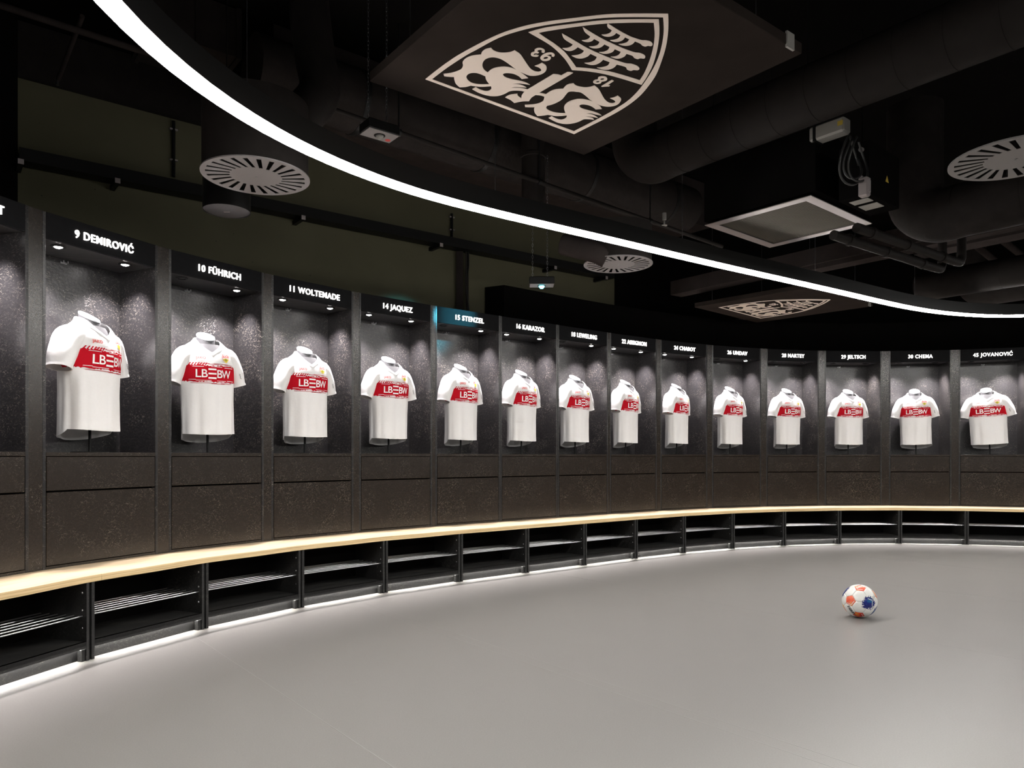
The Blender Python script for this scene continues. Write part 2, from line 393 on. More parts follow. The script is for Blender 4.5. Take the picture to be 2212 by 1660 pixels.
# ------------------------------------------------------------------ lockers
ZB, ZS, ZH, ZT = 0.475, 1.10, 2.343, 2.492      # lower edge of the doors, sill, niche head, top
DEP, SP = 0.34, 0.0195                            # niche depth, side panel thickness
h = W/2
T = {}
T['side'] = boxme('side_panel', -SP/2, SP/2, 0, DEP+.03, .458, ZT, M['niche'], .0015)
T['back'] = boxme('back_panel', -h, h, DEP, DEP+.018, .458, ZT-.01, M['niche'])
T['head'] = boxme('header_board', -h, h, 0, .02, ZH, ZT, M['header'], .0015)
T['top'] = boxme('niche_ceiling', -h, h, .02, DEP, ZH, ZH+.018, M['niche'])
T['sill'] = boxme('sill', -h, h, 0, DEP, ZS+.003, ZS+.026, M['osb'], .0015)
T['rail'] = boxme('bottom_rail', -h, h, .001, .02, .458, ZB-.002, M['osb'])
T['backing'] = boxme('cabinet_backing', -h, h, .03, .036, .458, ZS, M['black'])
T['drawer'] = boxme('drawer_front', -h+.004, h-.004, 0, .019, .905, ZS-.001, M['osb'], .0015)
T['door'] = boxme('door_front', -h+.004, h-.004, 0, .019, ZB+.002, .895, M['osb'], .0015)
bm = bmesh.new()
box(bm, -.02, .02, -.004, 0, -.006, .006)
for sx in (-.014, .014): box(bm, sx-.003, sx+.003, -.022, -.004, -.003, .003); box(bm, sx-.003, sx+.003, -.026, -.022, -.003, .010)
T['hook'] = fin(bm, 'coat_hook', M['steel'])
bm = bmesh.new(); lathe(bm, [(.026, .0), (.040, .0), (.041, -.004), (.036, -.006), (.027, -.006), (.025, .0), (.024, .016), (.026, .0)], 24)
T['bezel'] = auto_smooth(fin(bm, 'spot_bezel', M['black_metal']))
bm = bmesh.new(); lathe(bm, [(0, -.0095), (.012, -.0085), (.020, -.005), (.024, 0.0), (0, .001)], 20)
T['lens'] = fin(bm, 'spot_lens', M['lens'], True)
DIM = {'10': 'L', '15': 'L', '18': 'L', '22': '', '26': 'L', '28': 'LR', '29': 'LR', '30': 'LR', '45': 'LR'}
spot_data = bpy.data.lights.new('niche_spot', 'SPOT')
spot_data.energy = SPOT_W; spot_data.color = (1.0, .93, .93); spot_data.spot_size = math.radians(94); spot_data.spot_blend = 1.0; spot_data.shadow_soft_size = .022
LOCK = []
for i, (x, y, a) in enumerate(UNITS):
    nm = NAMES[i]; num = nm.split()[0] if nm else None
    root = empty('locker', (x, y, 0), math.radians(a))
    if num and i > 2: lab = 'tall black locker under the lit name sign numbered ' + WORD[num]
    elif i == 2: lab = 'tall black locker cut off by the left edge of the photo'
    else: lab = ('black locker next outside the left edge, nearest the camera' if i == 0 else 'black locker just outside the left edge of the photo' if i == 1 else 'black locker just past the one numbered forty-five' if i == NU-2 else 'last black locker at the far right end of the row')
    tag(root, lab, 'locker', 'lockers in the curved row'); LOCK.append(root)
    obj('side_panel', T['side'], None, root, (-h-SP/2, 0, 0)); obj('side_panel', T['side'], None, root, (h+SP/2, 0, 0))
    for k, n in (('back', 'back_panel'), ('head', 'header_board'), ('top', 'niche_ceiling'), ('sill', 'sill'), ('rail', 'bottom_rail'), ('backing', 'cabinet_backing'), ('drawer', 'drawer_front'), ('door', 'door_front')):
        obj(n, T[k], None, root)
    obj('coat_hook', T['hook'], None, root, (-.03, DEP, 2.318))
    for sx, sd in ((-.222, 'L'), (.222, 'R')):
        b_ = obj('spotlight', T['bezel'], None, root, (sx, .105, ZH))
        dim = num and sd in DIM.get(num, '')
        obj('lens', T['lens'], None, b_, (0, 0, .012 if dim else -.002))
        lo = bpy.data.objects.new('spot_lamp', spot_data); COL.objects.link(lo); lo.parent = root
        lo.location = (sx, .105, ZH-.024); lo.rotation_euler = (math.radians(13), 0, 0)
    if nm:
        tm = text_mesh('sign_letters', nm, .0655, .0007, .004, space=1.13, sx=.895)
        tm.materials.append(M['letter'])
        obj('sign_letters', tm, None, root, (0, -.007, ZH+.068), (PI/2, 0, 0))
    # filler strip to the next locker
    if i < NU-1:
        R_ = ends(UNITS[i])[1]; L2 = ends(UNITS[i+1])[0]; am = math.radians((a+UNITS[i+1][2])/2)
        g = (L2-R_).length - 2*SP
        if g > .004:
            loc = Matrix.Rotation(-math.radians(a), 3, 'Z') @ Vector((((R_+L2)/2).x - x, ((R_+L2)/2).y - y, 0))
            me = boxme('filler_strip', -g/2-.001, g/2+.001, .004, .022, .458, ZT, M['osb'])
            obj('filler_strip', me, None, root, loc, (0, 0, am - math.radians(a)))

# ------------------------------------------------------------------ shoe cabinets and bench
BD = 0.41
posts = []
for i in range(NU-1):
    R_ = ends(UNITS[i])[1]; L2 = ends(UNITS[i+1])[0]; am = (UNITS[i][2]+UNITS[i+1][2])/2
    posts.append((R_+L2)/2 + inward(am)*BD)
p0 = ends(UNITS[0])[0] + inward(UNITS[0][2]+4)*BD; p1 = ends(UNITS[-1])[1] + inward(UNITS[-1][2]-5)*BD
posts = [p0] + posts + [p1]
bm = bmesh.new(); lathe(bm, [(0, .003), (.004, .002), (.006, 0), (.006, -.001)], 10); T['screw'] = fin(bm, 'screw', M['steel'])
T['cside'] = boxme('side_panel', -.009, .009, 0, .37, 0.0, .421, M['cab'], .0012)
T['foot'] = boxme('foot_bracket', -.012, .012, 0, .03, 0.0, .062, M['cab'], .001)
ZR = .240
for i in range(NU):
    A, B = posts[i], posts[i+1]; c = (A+B)/2; d = B-A; w = d.length; ang = math.atan2(d.y, d.x)
    nm = NAMES[i]; num = nm.split()[0] if nm else None
    root = empty('shoe_cabinet', (c.x, c.y, 0), ang)
    if num and i > 2: lab = 'open black shoe cabinet with metal rods below the locker numbered ' + WORD[num]
    elif i == 2: lab = 'open black shoe cabinet with metal rods at the left edge of the photo'
    else: lab = ('open shoe cabinet next outside the left edge, nearest the camera' if i == 0 else 'open shoe cabinet just outside the left edge of the photo' if i == 1 else 'open shoe cabinet just past the locker numbered forty-five' if i == NU-2 else 'open shoe cabinet at the far right end of the row')
    tag(root, lab, 'shoe cabinet', 'shoe cabinets below the bench')
    hw = w/2 - .016
    # panels stand square to the front; the back is narrower or wider with the curve, so keep them short
    obj('side_panel', T['cside'], None, root, (-hw, 0, 0)); rs = obj('side_panel', T['cside'], None, root, (hw, 0, 0))
    for z in (.365, .272, .175):
        obj('screw', T['screw'], None, rs, (-.009, .03, z), (0, -PI/2, 0))
    bm = bmesh.new(); box(bm, -hw+.009, hw-.009, .002, .365, .082, .104); box(bm, -hw+.009, hw-.009, .002, .018, .0685, .104)
    obj('bottom_board', fin(bm, 'bottom_board', M['cab']), None, root)
    obj('plinth', boxme('plinth', -hw+.009, hw-.009, .045, .06, 0, .082, M['cab']), None, root)
    obj('led_strip', boxme('led_strip', -hw+.02, hw-.02, .026, .036, .078, .0815, M['led']), None, root)
    obj('back_panel', boxme('back_panel', -hw+.009, hw-.009, .35, .362, .104, .421, M['black']), None, root)
    obj('filler_strip', boxme('filler_strip', hw+.009, hw+.023, .012, .02, .0, .421, M['cab']), None, root)
    obj('foot_bracket', T['foot'], None, root, (hw-.022, .008, 0))
    bm = bmesh.new(); tube(bm, [(-hw+.008, 0, 0), (hw-.008, 0, 0)], .0042, 8); rod = auto_smooth(fin(bm, 'rod', M['steel']))
    for k in range(6): obj('rod', rod, None, root, (0, .030+k*.056, ZR))

# bench seat: one continuous curved board in butt-jointed lengths
fr, bk = [], []
for i in range(NU):
    L_, R_ = ends(UNITS[i]); n = inward(UNITS[i][2])
    if i == 0: fr.append(posts[0] + n*.004); bk.append(L_)
    mid = (posts[i]+posts[i+1])/2
    fr.append((mid + ((L_+R_)/2 + n*(BD+.012)))/2 + n*.004)
    bk.append((L_+R_)/2 - n*.0)
    n2 = inward((UNITS[i][2] + UNITS[min(i+1, NU-1)][2])/2)
    fr.append(posts[i+1] + n2*.004)
    q = R_ if i == NU-1 else (R_ + ends(UNITS[i+1])[0])/2
    bk.append(q)
FR = catmull([v.to_3d() for v in fr], 6); BK = catmull([v.to_3d() for v in bk], 6)
ZB0, ZB1 = .421, .4575
bench = empty('bench_seat', (FR[40].x, FR[40].y, 0)); bo = Vector((FR[40].x, FR[40].y, 0))
tag(bench, 'long curved light pine plywood bench running along the lockers', 'bench')
cuts = [0, 6*2*3 + 1, 6*2*13 + 1, len(FR)-1]
dist = [0]
for a, b in zip(FR, FR[1:]): dist.append(dist[-1] + (b-a).length)
for s, e in zip(cuts, cuts[1:]):
    bm = bmesh.new(); uv = bm.loops.layers.uv.new('UVMap'); rows = []
    def gp(P, k):
        v = P[k].copy()
        if k == s and s > 0: v = P[k].lerp(P[k+1], .02)
        return v - bo
    for k in range(s, e+1):
        f_, b_ = gp(FR, k), gp(BK, k); b_ = b_ + (f_-b_).normalized()*.001
        inn = f_ + (b_-f_).normalized()*.003
        P = [(b_.x, b_.y, ZB0), (b_.x, b_.y, ZB1), (inn.x, inn.y, ZB1), (f_.x, f_.y, ZB1-.003), (f_.x, f_.y, ZB0)]
        rows.append(([bm.verts.new(p) for p in P], dist[k]))
    vv = [0, .04, .44, .445, .48, .9]
    for (r0, d0), (r1, d1) in zip(rows, rows[1:]):
        for q in range(5):
            qq = (q+1) % 5
            f = bm.faces.new((r0[q], r0[qq], r1[qq], r1[q])); f.material_index = 0 if q in (1, 2) else 1
            for lp, (u_, v_) in zip(f.loops, ((d0, vv[q]), (d0, vv[q+1]), (d1, vv[q+1]), (d1, vv[q]))): lp[uv].uv = (u_, v_)
    for r in (rows[0][0], rows[-1][0]): bm.faces.new(r).material_index = 1
    obj('seat_board', fin(bm, 'seat_board', [M['wood'], M['woodedge']]), None, bench)

# ------------------------------------------------------------------ crest outlines, traced on the ceiling sail
def zA(x, y): return (910 + x/7.9, 80 + y/7.9)
def zB(x, y): return (1090 + x/7.9, 110 + y/7.9)
def zC(x, y): return (1180 + x/7.9, 10 + y/7.9)
def zN(x, y): return (x, y)
def outline(fn, pts, n=4):          # smooth between points marked as corners
    P = []
    for p in pts:
        f = fn
        if isinstance(p[0], str): f = {'A': zA, 'B': zB, 'C': zC, 'N': zN}[p[0]]; p = p[1:]
        q = f(p[0], p[1]); P.append((q[0], q[1], len(p) > 2))
    ci = [i for i, p in enumerate(P) if p[2]]
    if not ci:
        return [(v.x, v.y) for v in catmull([(p[0], p[1], 0) for p in P], n, True)]
    out = []
    for a, b in zip(ci, ci[1:] + [ci[0] + len(P)]):
        run = [(P[k % len(P)][0], P[k % len(P)][1], 0) for k in range(a, b+1)]
        out += [(v.x, v.y) for v in (catmull(run, n)[:-1] if len(run) > 2 else [Vector(run[0])])]
    return out
C1 = 1
CREST = {}
CREST['letter_1'] = [outline(zA, [(378,622,C1),(500,610),(620,575),(690,535),(712,480),(708,420),(760,360),(860,315),(1020,295,C1),(1040,245),(1100,200),(1190,178,C1),(1230,220),(1320,255),(1420,262),(1520,250),(1595,222,C1),(1680,280),(1740,360),(1800,450),(1860,530),(1930,575),(2000,588),(2045,570),(2040,540),(2000,510),(1935,488,C1),(2000,465),(2060,435,C1),(2120,475),(2140,530),(2110,590),(2030,635),(1920,655),(1820,643),(1690,588,C1),(1750,635),(1825,695,C1),(1715,710,C1),(1660,660),(1570,620),(1460,608),(1395,625),(1420,670),(1520,710),(1650,735),(1770,765),(1855,810,C1),(1760,795),(1650,785),(1560,795,C1),(1650,800),(1740,825),(1795,858,C1),(1700,850),(1600,845),(1535,860,C1),(1640,858),(1740,870),(1815,892,C1),(1760,925,C1),(1680,910),(1580,908),(1500,922),(1430,960),(1330,995),(1210,1003),(1080,980),(970,940),(870,885,C1),(930,850,C1),(1000,890),(1080,915),(1150,912),(1195,880),(1190,832,C1),(1120,838),(1000,842),(845,822,C1),(760,845),(655,852,C1),(590,790),(565,720),(560,675,C1),(480,672),(392,662,C1)]),
    outline(zA, [(1135,600,C1),(1080,560),(1045,500),(1050,430),(1090,375),(1160,345),(1250,340),(1350,365),(1440,415),(1530,480),(1625,552,C1),(1560,525),(1460,503),(1360,503),(1260,520),(1190,550)]),
    outline(zA, [(1095,665,C1),(1020,630),(930,605),(840,610),(785,640),(770,685),(800,735),(860,775),(950,797),(1060,803),(1165,800,C1),(1120,745),(1100,700)])]
CREST['letter_2'] = [outline(zB, [(390,655,C1),(830,390,C1),(900,395),(968,413,C1),(1070,355,C1),(1120,357),(1168,370,C1),(585,710,C1),(640,718),(705,735,C1),(680,775,C1),(620,755),(530,745,C1),(460,790),(415,852,C1),(300,855),(165,883,C1),(100,830),(10,788,C1),(90,745),(220,727,C1),(225,760),(285,805,C1),(295,750),(340,690,C1)])]
CREST['letter_3'] = [outline(zB, [(345,915,C1),(470,910),(580,890),(650,855),(672,820),(680,775,C1),(705,735,C1),(790,680),(880,650),(1000,640,C1),(1050,585),(1100,560),(1175,548,C1),(1220,585),(1300,608),(1380,617),(1460,608),(1535,585,C1),(1600,640),(1650,720),(1700,810),(1760,868),(1830,888),(1885,875),(1885,850),(1850,825),(1800,803,C1),(1860,790),(1930,760,C1),(1980,800),(1985,840),(1940,900),(1860,935),(1750,945),(1640,925),(1560,890,C1),(1620,930),(1662,985,C1),(1555,992,C1),(1500,950),(1430,920),(1350,908),(1290,915),(1280,940),(1320,975),(1420,1005),(1530,1035),(1610,1065),(1655,1098,C1),(1560,1080),(1480,1062),(1395,1060,C1),(1490,1080),(1550,1105),(1590,1138,C1),(1500,1120),(1430,1112),(1375,1115,C1),(1440,1125),(1500,1140),(1525,1168,C1),(1430,1160),(1350,1162),(1270,1200),(1170,1230),(1050,1242),(930,1225),(840,1190),(750,1140,C1),(805,1110,C1),(870,1145),(950,1168),(1010,1160),(1055,1130),(1060,1095,C1),(980,1103),(870,1105),(740,1085,C1),(640,1100),(560,1105,C1),(515,1050),(503,990),(515,955,C1),(430,955),(350,950,C1)]),
    outline(zB, [(725,930,C1),(820,905),(920,860),(990,810),(1050,735),(1090,695),(1150,685),(1230,692),(1305,705),(1390,765),(1450,820),(1505,858,C1),(1430,835),(1330,815),(1220,820),(1110,855),(1040,905),(1015,970),(1040,1058,C1),(930,1055),(820,1035),(740,1000),(710,965)])]
CREST['shield_outline'] = [outline(zN, [(918.9,170.5,C1),(946.7,148.4),(984.7,121.8),(1030,96.4),(1077.3,73.6),(1124.6,57.8),(1171.8,47.6),(1230,39.7),(1306.6,30.8),(1369.9,28.8),(1443.3,29,C1),(1443.9,48),(1442.7,73.3),(1438.2,101.1),(1429.4,130.3),(1417.6,160),(1401.8,183.6),(1384.5,204.1),(1364,221.5),(1340.3,237.2),(1308.8,254.6),(1240.2,289,C1)]),
    outline(zN, [(932.8,170.5,C1),(967,144.6),(1006.2,119),(1030,103.5+2.5),(1077.3,80.7),(1124.6,64.9),(1171.8,54.4),(1230,46),(1306.6,37.2),(1369.9,35.7),(1432.5,36.2,C1),(1433.8,63.2),(1431.3,88.5),(1424.3,117.6),(1412.9,144.2),(1395.5,182-9),(1378.2,201-5),(1357.7,218.3-2),(1334,233.3-1),(1300.9,251.4),(1240,283,C1)])]
SUB_OUT = outline(zC, [(1920,245,C1),(1500,245),(1000,260),(500,318),(0,385),('N',1141.6,68.9,C1),(0,640),(150,750),(300,900),(380,1010),(440,1110,C1),(700,1130),(1000,1180),(1300,1260),(1625,1362,C1),(1720,1220),(1820,1020),(1890,780),(1925,560),(1930,400)])
SUB_IN = outline(zC, [(1835,300,C1),(1500,298),(1000,315),(500,370),(0,447),('N',1163.2,70.4,C1),(0,570),(150,670),(310,800),(430,950),(510,1065,C1),(750,1085),(1050,1130),(1300,1195),(1595,1287,C1),(1680,1150),(1770,930),(1830,700),(1850,500)])
CREST['field_outline'] = [SUB_OUT, SUB_IN]
CREST['antler_1'] = [outline(zC, [(1050,315,C1),(1150,380),(1320,480),(1450,545),(1620,600),(1700,605),(1780,625),(1815,670),(1790,700),(1735,695),(1690,707),(1640,690),(1600,655),(1515,620,C1),(1470,665),(1400,692),(1320,692),(1235,670,C1),(1310,660),(1380,635),(1420,585,C1),(1345,550,C1),(1300,600),(1220,628),(1150,625),(1090,603,C1),(1160,595),(1230,570),(1268,515,C1),(1195,475,C1),(1150,515),(1080,538),(1000,533),(945,508,C1),(1030,500),(1090,475),(1122,430,C1),(1060,390),(1040,350)])]
CREST['antler_2'] = [outline(zC, [(622,378,C1),(800,490),(1000,600),(1250,715),(1490,805),(1590,820),(1660,845),(1690,880),(1670,912),(1605,908),(1560,922),(1500,900),(1470,865),(1370,832,C1),(1330,880),(1250,912),(1180,910),(1100,885,C1),(1180,878),(1240,850),(1275,798,C1),(1170,752,C1),(1130,800),(1050,828),(970,828),(900,805,C1),(980,800),(1050,770),(1083,715,C1),(993,670,C1),(940,715),(870,738),(790,735),(730,710,C1),(810,705),(880,680),(910,628,C1),(818,577,C1),(780,612),(720,630),(660,625),(607,605,C1),(680,595),(730,570),(752,535,C1),(660,460)])]
CREST['antler_3'] = [outline(zC, [(268,487,C1),(450,590),(700,735),(950,850),(1150,930),(1350,995),(1450,1005),(1550,1040),(1590,1085),(1560,1112),(1495,1108),(1440,1122),(1380,1100),(1350,1055),(1205,1015,C1),(1150,1070),(1060,1102),(960,1100),(865,1070,C1),(960,1062),(1050,1035),(1085,975,C1),(970,932,C1),(920,980),(840,1017),(750,1020),(650,990,C1),(750,980),(830,945),(865,885,C1),(755,832,C1),(700,880),(610,910),(520,905),(432,865,C1),(530,855),(610,825),(648,780,C1),(537,718,C1),(490,755),(420,783),(340,775),(275,738,C1),(360,733),(430,705),(455,672,C1),(310,580)])]
CREST['digit_8'] = [outline(zB, [(1510,520),(1540,490),(1590,480),(1600,445),(1660,428),(1725,437),(1752,470),(1735,500),(1680,515),(1655,520),(1640,545),(1580,557),(1525,545)], 3), outline(zB, [(1630,475),(1665,460),(1700,465),(1695,482),(1650,490)], 3), outline(zB, [(1555,525),(1580,508),(1615,508),(1610,527),(1575,533)], 3)]
CREST['digit_1'] = [outline(zB, [(1650,598,C1),(1830,490,C1),(1865,507,C1),(1755,578,C1),(1800,582,C1),(1785,600,C1),(1720,602),(1660,606,C1)], 3)]
CREST['digit_3'] = [outline(zA, [(1870,290),(1885,260),(1935,240),(1935,210),(1985,183),(2050,185),(2105,215),(2105,255,C1),(2080,265,C1),(2050,250,C1),(2060,225),(2030,210),(1990,220),(1980,240),(2010,258,C1),(1990,272,C1),(1940,270),(1915,290),(1930,302),(1960,295,C1),(2005,310,C1),(1980,328),(1930,328),(1885,315)], 3)]
CREST['digit_9'] = [outline(zB, [(610,125),(620,90),(660,55),(720,30),(790,22),(840,40),(855,70),(835,95,C1),(800,82,C1),(810,62),(780,52),(740,62),(720,72,C1),(770,85),(790,110),(770,145),(710,165),(650,160)], 3), outline(zB, [(660,125),(680,100),(720,92),(745,105),(730,125),(690,135)], 3)]
ZSAIL = 2.95
SA, SB, SC_ = atz(785,175,ZSAIL), atz(1265,331,ZSAIL), atz(1745,118,ZSAIL)   # three corners of the near sail
s_ang = math.atan2((SB-SA).y, (SB-SA).x)*.5 + (math.atan2((SC_-SB).y, (SC_-SB).x)+PI/2)*.5
side = ((SB-SA).length + (SC_-SB).length)/2
scen = (SA+SC_)/2
def to_sail(p):                    # photograph pixel -> sail plane coordinates around its centre
    q = atz(p[0], p[1], ZSAIL) - scen
    c, s = math.cos(-s_ang), math.sin(-s_ang)
    return (q.x*c - q.y*s, q.x*s + q.y*c)
crest_me = {}
for k, loops in CREST.items():
    loops2 = [[to_sail(p) for p in lp] for lp in loops]
    CREST[k] = loops2
    me = curve_mesh(k, loops2, 0.0012); me.materials.append(M['crest']); crest_me[k] = me
PARTNAME = lambda k: 'crest_' + k.rstrip('_0123456789') if not k.startswith('digit') else 'crest_digit'
hs = side/2
sail_me = boxme('sail_board', -hs, hs, -hs, hs, 0, .05, M['panel'], .003)
def sail(loc, rz, sc, label):
    r = empty('ceiling_sail', loc, rz); tag(r, label, 'ceiling panel', 'ceiling sails with the crest')
    r.scale = (sc, sc, 1)
    obj('board', sail_me, None, r)
    for k in CREST: obj(PARTNAME(k), crest_me[k], None, r, (0, 0, -.0014))
    for sx, sy in ((-.8, -.8), (.8, -.8), (.8, .8), (-.8, .8)):
        bm = bmesh.new(); tube(bm, [(sx*hs, sy*hs, .05), (sx*hs, sy*hs, 1.34)], .0015, 5); obj('suspension_wire', fin(bm, 'sail_wire', M['steel']), None, r)
    bm = bmesh.new(); box(bm, hs*.82, hs*.90, -hs-.006, -hs+.004, -.012, .06); obj('edge_clip', fin(bm, 'edge_clip', M['white']), None, r)
    return r
sail(scen, s_ang, 1.0, 'large dark square ceiling panel with a pale club crest, nearest the camera')
# the second sail from three points of its crest
r1 = [Vector(to_sail(p)) for p in ((920,171),(1240,288),(1443,29))]
P2 = [(1562,663),(1640,689.5),(1787.5,646.5)]
best = None
for kz in [x*.02 for x in range(60, 110)]:
    Q = [atz(x, y, EYE+kz).to_2d() for x, y in P2]
    c1 = (r1[0]+r1[1]+r1[2])/3; c2 = (Q[0]+Q[1]+Q[2])/3
    sx_ = sy_ = nn = 0
    for a, b in zip(r1, Q):
        a, b = a-c1, b-c2; sx_ += a.x*b.x + a.y*b.y; sy_ += a.x*b.y - a.y*b.x; nn += a.x*a.x+a.y*a.y
    scl = math.hypot(sx_, sy_)/nn
    if best is None or abs(scl-1) < abs(best[0]-1): best = (scl, kz, math.atan2(sy_, sx_), c1, c2)
scl, kz, th2, c1, c2 = best
off = Matrix.Rotation(th2, 2) @ c1
sail((c2.x-off.x, c2.y-off.y, EYE+kz), th2, 1.0, 'dark square ceiling panel with the same pale crest, the farther smaller one')

# ------------------------------------------------------------------ jerseys and busts
PROF = [(-.06,.182,.124),(0,.182,.124),(.12,.180,.121),(.26,.182,.120),(.40,.190,.123),(.50,.198,.126),(.56,.203,.120),(.60,.203,.113),(.635,.194,.101),(.665,.168,.089),(.69,.132,.080),(.71,.102,.074),(.73,.082,.069),(.78,.068,.064)]
def prof(z):
    for (z0, a0, b0), (z1, a1, b1) in zip(PROF, PROF[1:]):
        if z <= z1:
            t = max(0, (z-z0)/(z1-z0)); t = t*t*(3-2*t)*.5 + t*.5
            return a0+(a1-a0)*t, b0+(b1-b0)*t
    return PROF[-1][1:]
PE = 2.08
def ss(x, a, b): t = min(1, max(0, (x-a)/(b-a))); return t*t*(3-2*t)
def torso(th, z, off=0.0, seed=0.0):
    a, b = prof(z); c, s = math.cos(th), math.sin(th)
    r = (abs(c)**PE + abs(s)**PE)**(-1/PE)
    lo = 1 - ss(z, .18, .50)
    k = 1 + lo*(.034*math.sin(5*th+1.1+seed+z*1.5) + .024*math.sin(11*th+2.2*seed-z*3) + .010*math.sin(19*th+seed)) + .006*math.sin(4*th+seed)*ss(z, .3, .45)*(1-ss(z, .6, .7))
    x, y = a*r*c*k, b*r*s*k
    if off:
        l = math.hypot(c/a, s/b); x += off*(c/a)/l; y += off*(s/b)/l
    return Vector((x, y, z))
def front_y(x, z):
    a, b = prof(z); return -b*max(0.0, 1-abs(x/a)**PE)**(1/PE)
def hem(th): return .045 - .053*math.sqrt(max(0.0, math.sin(th))) + .004*math.cos(2*th)       # front (th=-90 deg) hangs higher
def neck(th):
    d = abs((th + PI/2 + PI) % (2*PI) - PI)
    return .728 - .098*math.exp(-(d/.60)**1.2) + .012*math.sin(th)
NT, NZ = 72, 44
def jersey_body(seed):
    bm = bmesh.new(); G = []
    for j in range(NZ+1):
        row = []
        for i in range(NT):
            th = 2*PI*i/NT; t = j/NZ; z = hem(th)*(1-t) + neck(th)*t
            row.append(bm.verts.new(torso(th, z, 0, seed)))
        G.append(row)
    for a, b in zip(G, G[1:]):
        for i in range(NT): bm.faces.new((a[i], a[(i+1) % NT], b[(i+1) % NT], b[i]))
    # inner lining near the hem gives the cloth its thickness
    lin = []
    for j in range(9):
        lin.append([bm.verts.new(torso(2*PI*i/NT, hem(2*PI*i/NT)+.05*j, -.003, seed)) for i in range(NT)])
    for a, b in zip(lin, lin[1:]):
        for i in range(NT): bm.faces.new((a[(i+1) % NT], a[i], b[i], b[(i+1) % NT]))
    for i in range(NT): bm.faces.new((G[0][(i+1) % NT], G[0][i], lin[0][i], lin[0][(i+1) % NT]))
    return auto_smooth(fin(bm, 'shirt_body', M['cloth'], recalc=False), 60)
SLV = {-1: [(.090, .004, .640), (.150, .004, .602), (.205, 0, .515), (.242, -.004, .405)], 1: [(.090, .004, .640), (.150, .004, .602), (.202, .004, .513), (.237, .006, .403)]}
SRU = [.046, .072, .064, .051]; SRD = [.060, .086, .078, .067]
def slv_ring(sgn, t, nr, off, seed):
    P = [Vector(p) for p in SLV[sgn]]; C = catmull(P, 16); f = t*(len(C)-1); k = min(int(f), len(C)-2)
    c = C[k].lerp(C[k+1], f-k); ax = (C[min(k+2, len(C)-1)] - C[max(k-1, 0)]).normalized()
    up = Vector((-ax.z, 0, ax.x)); up = up if up.z > 0 else -up
    u = t*3; q = min(int(u), 2); w0 = u-q; w0 = w0*w0*(3-2*w0)
    ru = SRU[q]+(SRU[q+1]-SRU[q])*w0; rd = SRD[q]+(SRD[q+1]-SRD[q])*w0
    row = []
    for i in range(nr):
        th = 2*PI*i/nr; w = 1 + t*t*(.035*math.sin(3*th+seed+t*4) + .02*math.sin(6*th+t*7+seed))
        p = c + up*math.cos(th)*(ru*w+off) + Vector((0, 1, 0))*math.sin(th)*(rd*w+off)
        row.append((p.x*sgn, p.y, p.z))
    return row
def loft(bm, rows):
    G = [[bm.verts.new(p) for p in r] for r in rows]
    for a, b in zip(G, G[1:]):
        n = len(a)
        for i in range(n): bm.faces.new((a[i], a[(i+1) % n], b[(i+1) % n], b[i]))
def sleeve(sgn, seed):
    bm = bmesh.new(); ns, nr = 18, 28
    loft(bm, [slv_ring(sgn, j/ns, nr, 0, seed) for j in range(ns+1)] + [slv_ring(sgn, j/ns, nr, -.003, seed) for j in range(ns, ns-6, -1)])
    return auto_smooth(fin(bm, 'sleeve', M['cloth']), 60)
def cuff(sgn, seed):
    bm = bmesh.new(); loft(bm, [slv_ring(sgn, t, 28, o, seed) for t, o in ((.945, .001), (.945, .0026), (1.0, .0026), (1.0, -.0035))])
    return auto_smooth(fin(bm, 'cuff', M['cloth']), 50)
def collar():
    bm = bmesh.new(); G = []
    for o, dz in ((.002, -.016), (.004, -.008), (.003, .006), (-.002, .010), (-.006, -.004)):
        row = []
        for i in range(72):
            th = 2*PI*i/72; z = neck(th)+dz; row.append(bm.verts.new(torso(th, z, o)))
        G.append(row)
    for a, b in zip(G, G[1:]):
        for i in range(72): bm.faces.new((a[i], a[(i+1) % 72], b[(i+1) % 72], b[i]))
    return auto_smooth(fin(bm, 'collar', M['cloth']), 50)
B0, B1 = .416, .532
def chest_band(seed):
    bm = bmesh.new(); n = 120; rnd = random.Random(3); G = [[], [], [], []]
    jt = [rnd.uniform(-.006, .006) for _ in range(n)]; jb = [rnd.uniform(-.005, .005) for _ in range(n)]
    for i in range(n):
        th = 2*PI*i/n
        for g, z in zip(G, (B0+jb[i], B0+.03, B1-.03, B1+jt[i])): g.append(bm.verts.new(torso(th, z, .0016, seed)))
    for a, b in zip(G, G[1:]):
        for i in range(n): bm.faces.new((a[i], a[(i+1) % n], b[(i+1) % n], b[i]))
    return auto_smooth(fin(bm, 'chest_band', M['red']), 60)
def onto_front(me, x0, z0, off, sub=.012):     # lay flat lettering (xy) onto the front of the shirt
    bm = bmesh.new(); bm.from_mesh(me)
    for _ in range(3):
        es = [e for e in bm.edges if e.calc_length() > sub]
        if not es: break
        bmesh.ops.subdivide_edges(bm, edges=es, cuts=1)
        bmesh.ops.triangulate(bm, faces=bm.faces)
    for v in bm.verts:
        x, z = v.co.x + x0, v.co.y + z0; v.co = Vector((x, front_y(x, z)*1.006 - off, z))
    return fin(bm, me.name, list(me.materials), recalc=False)
def quad_mesh(name, quads, mat):
    bm = bmesh.new()
    for q in quads: bm.faces.new([bm.verts.new((p[0], p[1], 0)) for p in q])
    return fin(bm, name, mat)
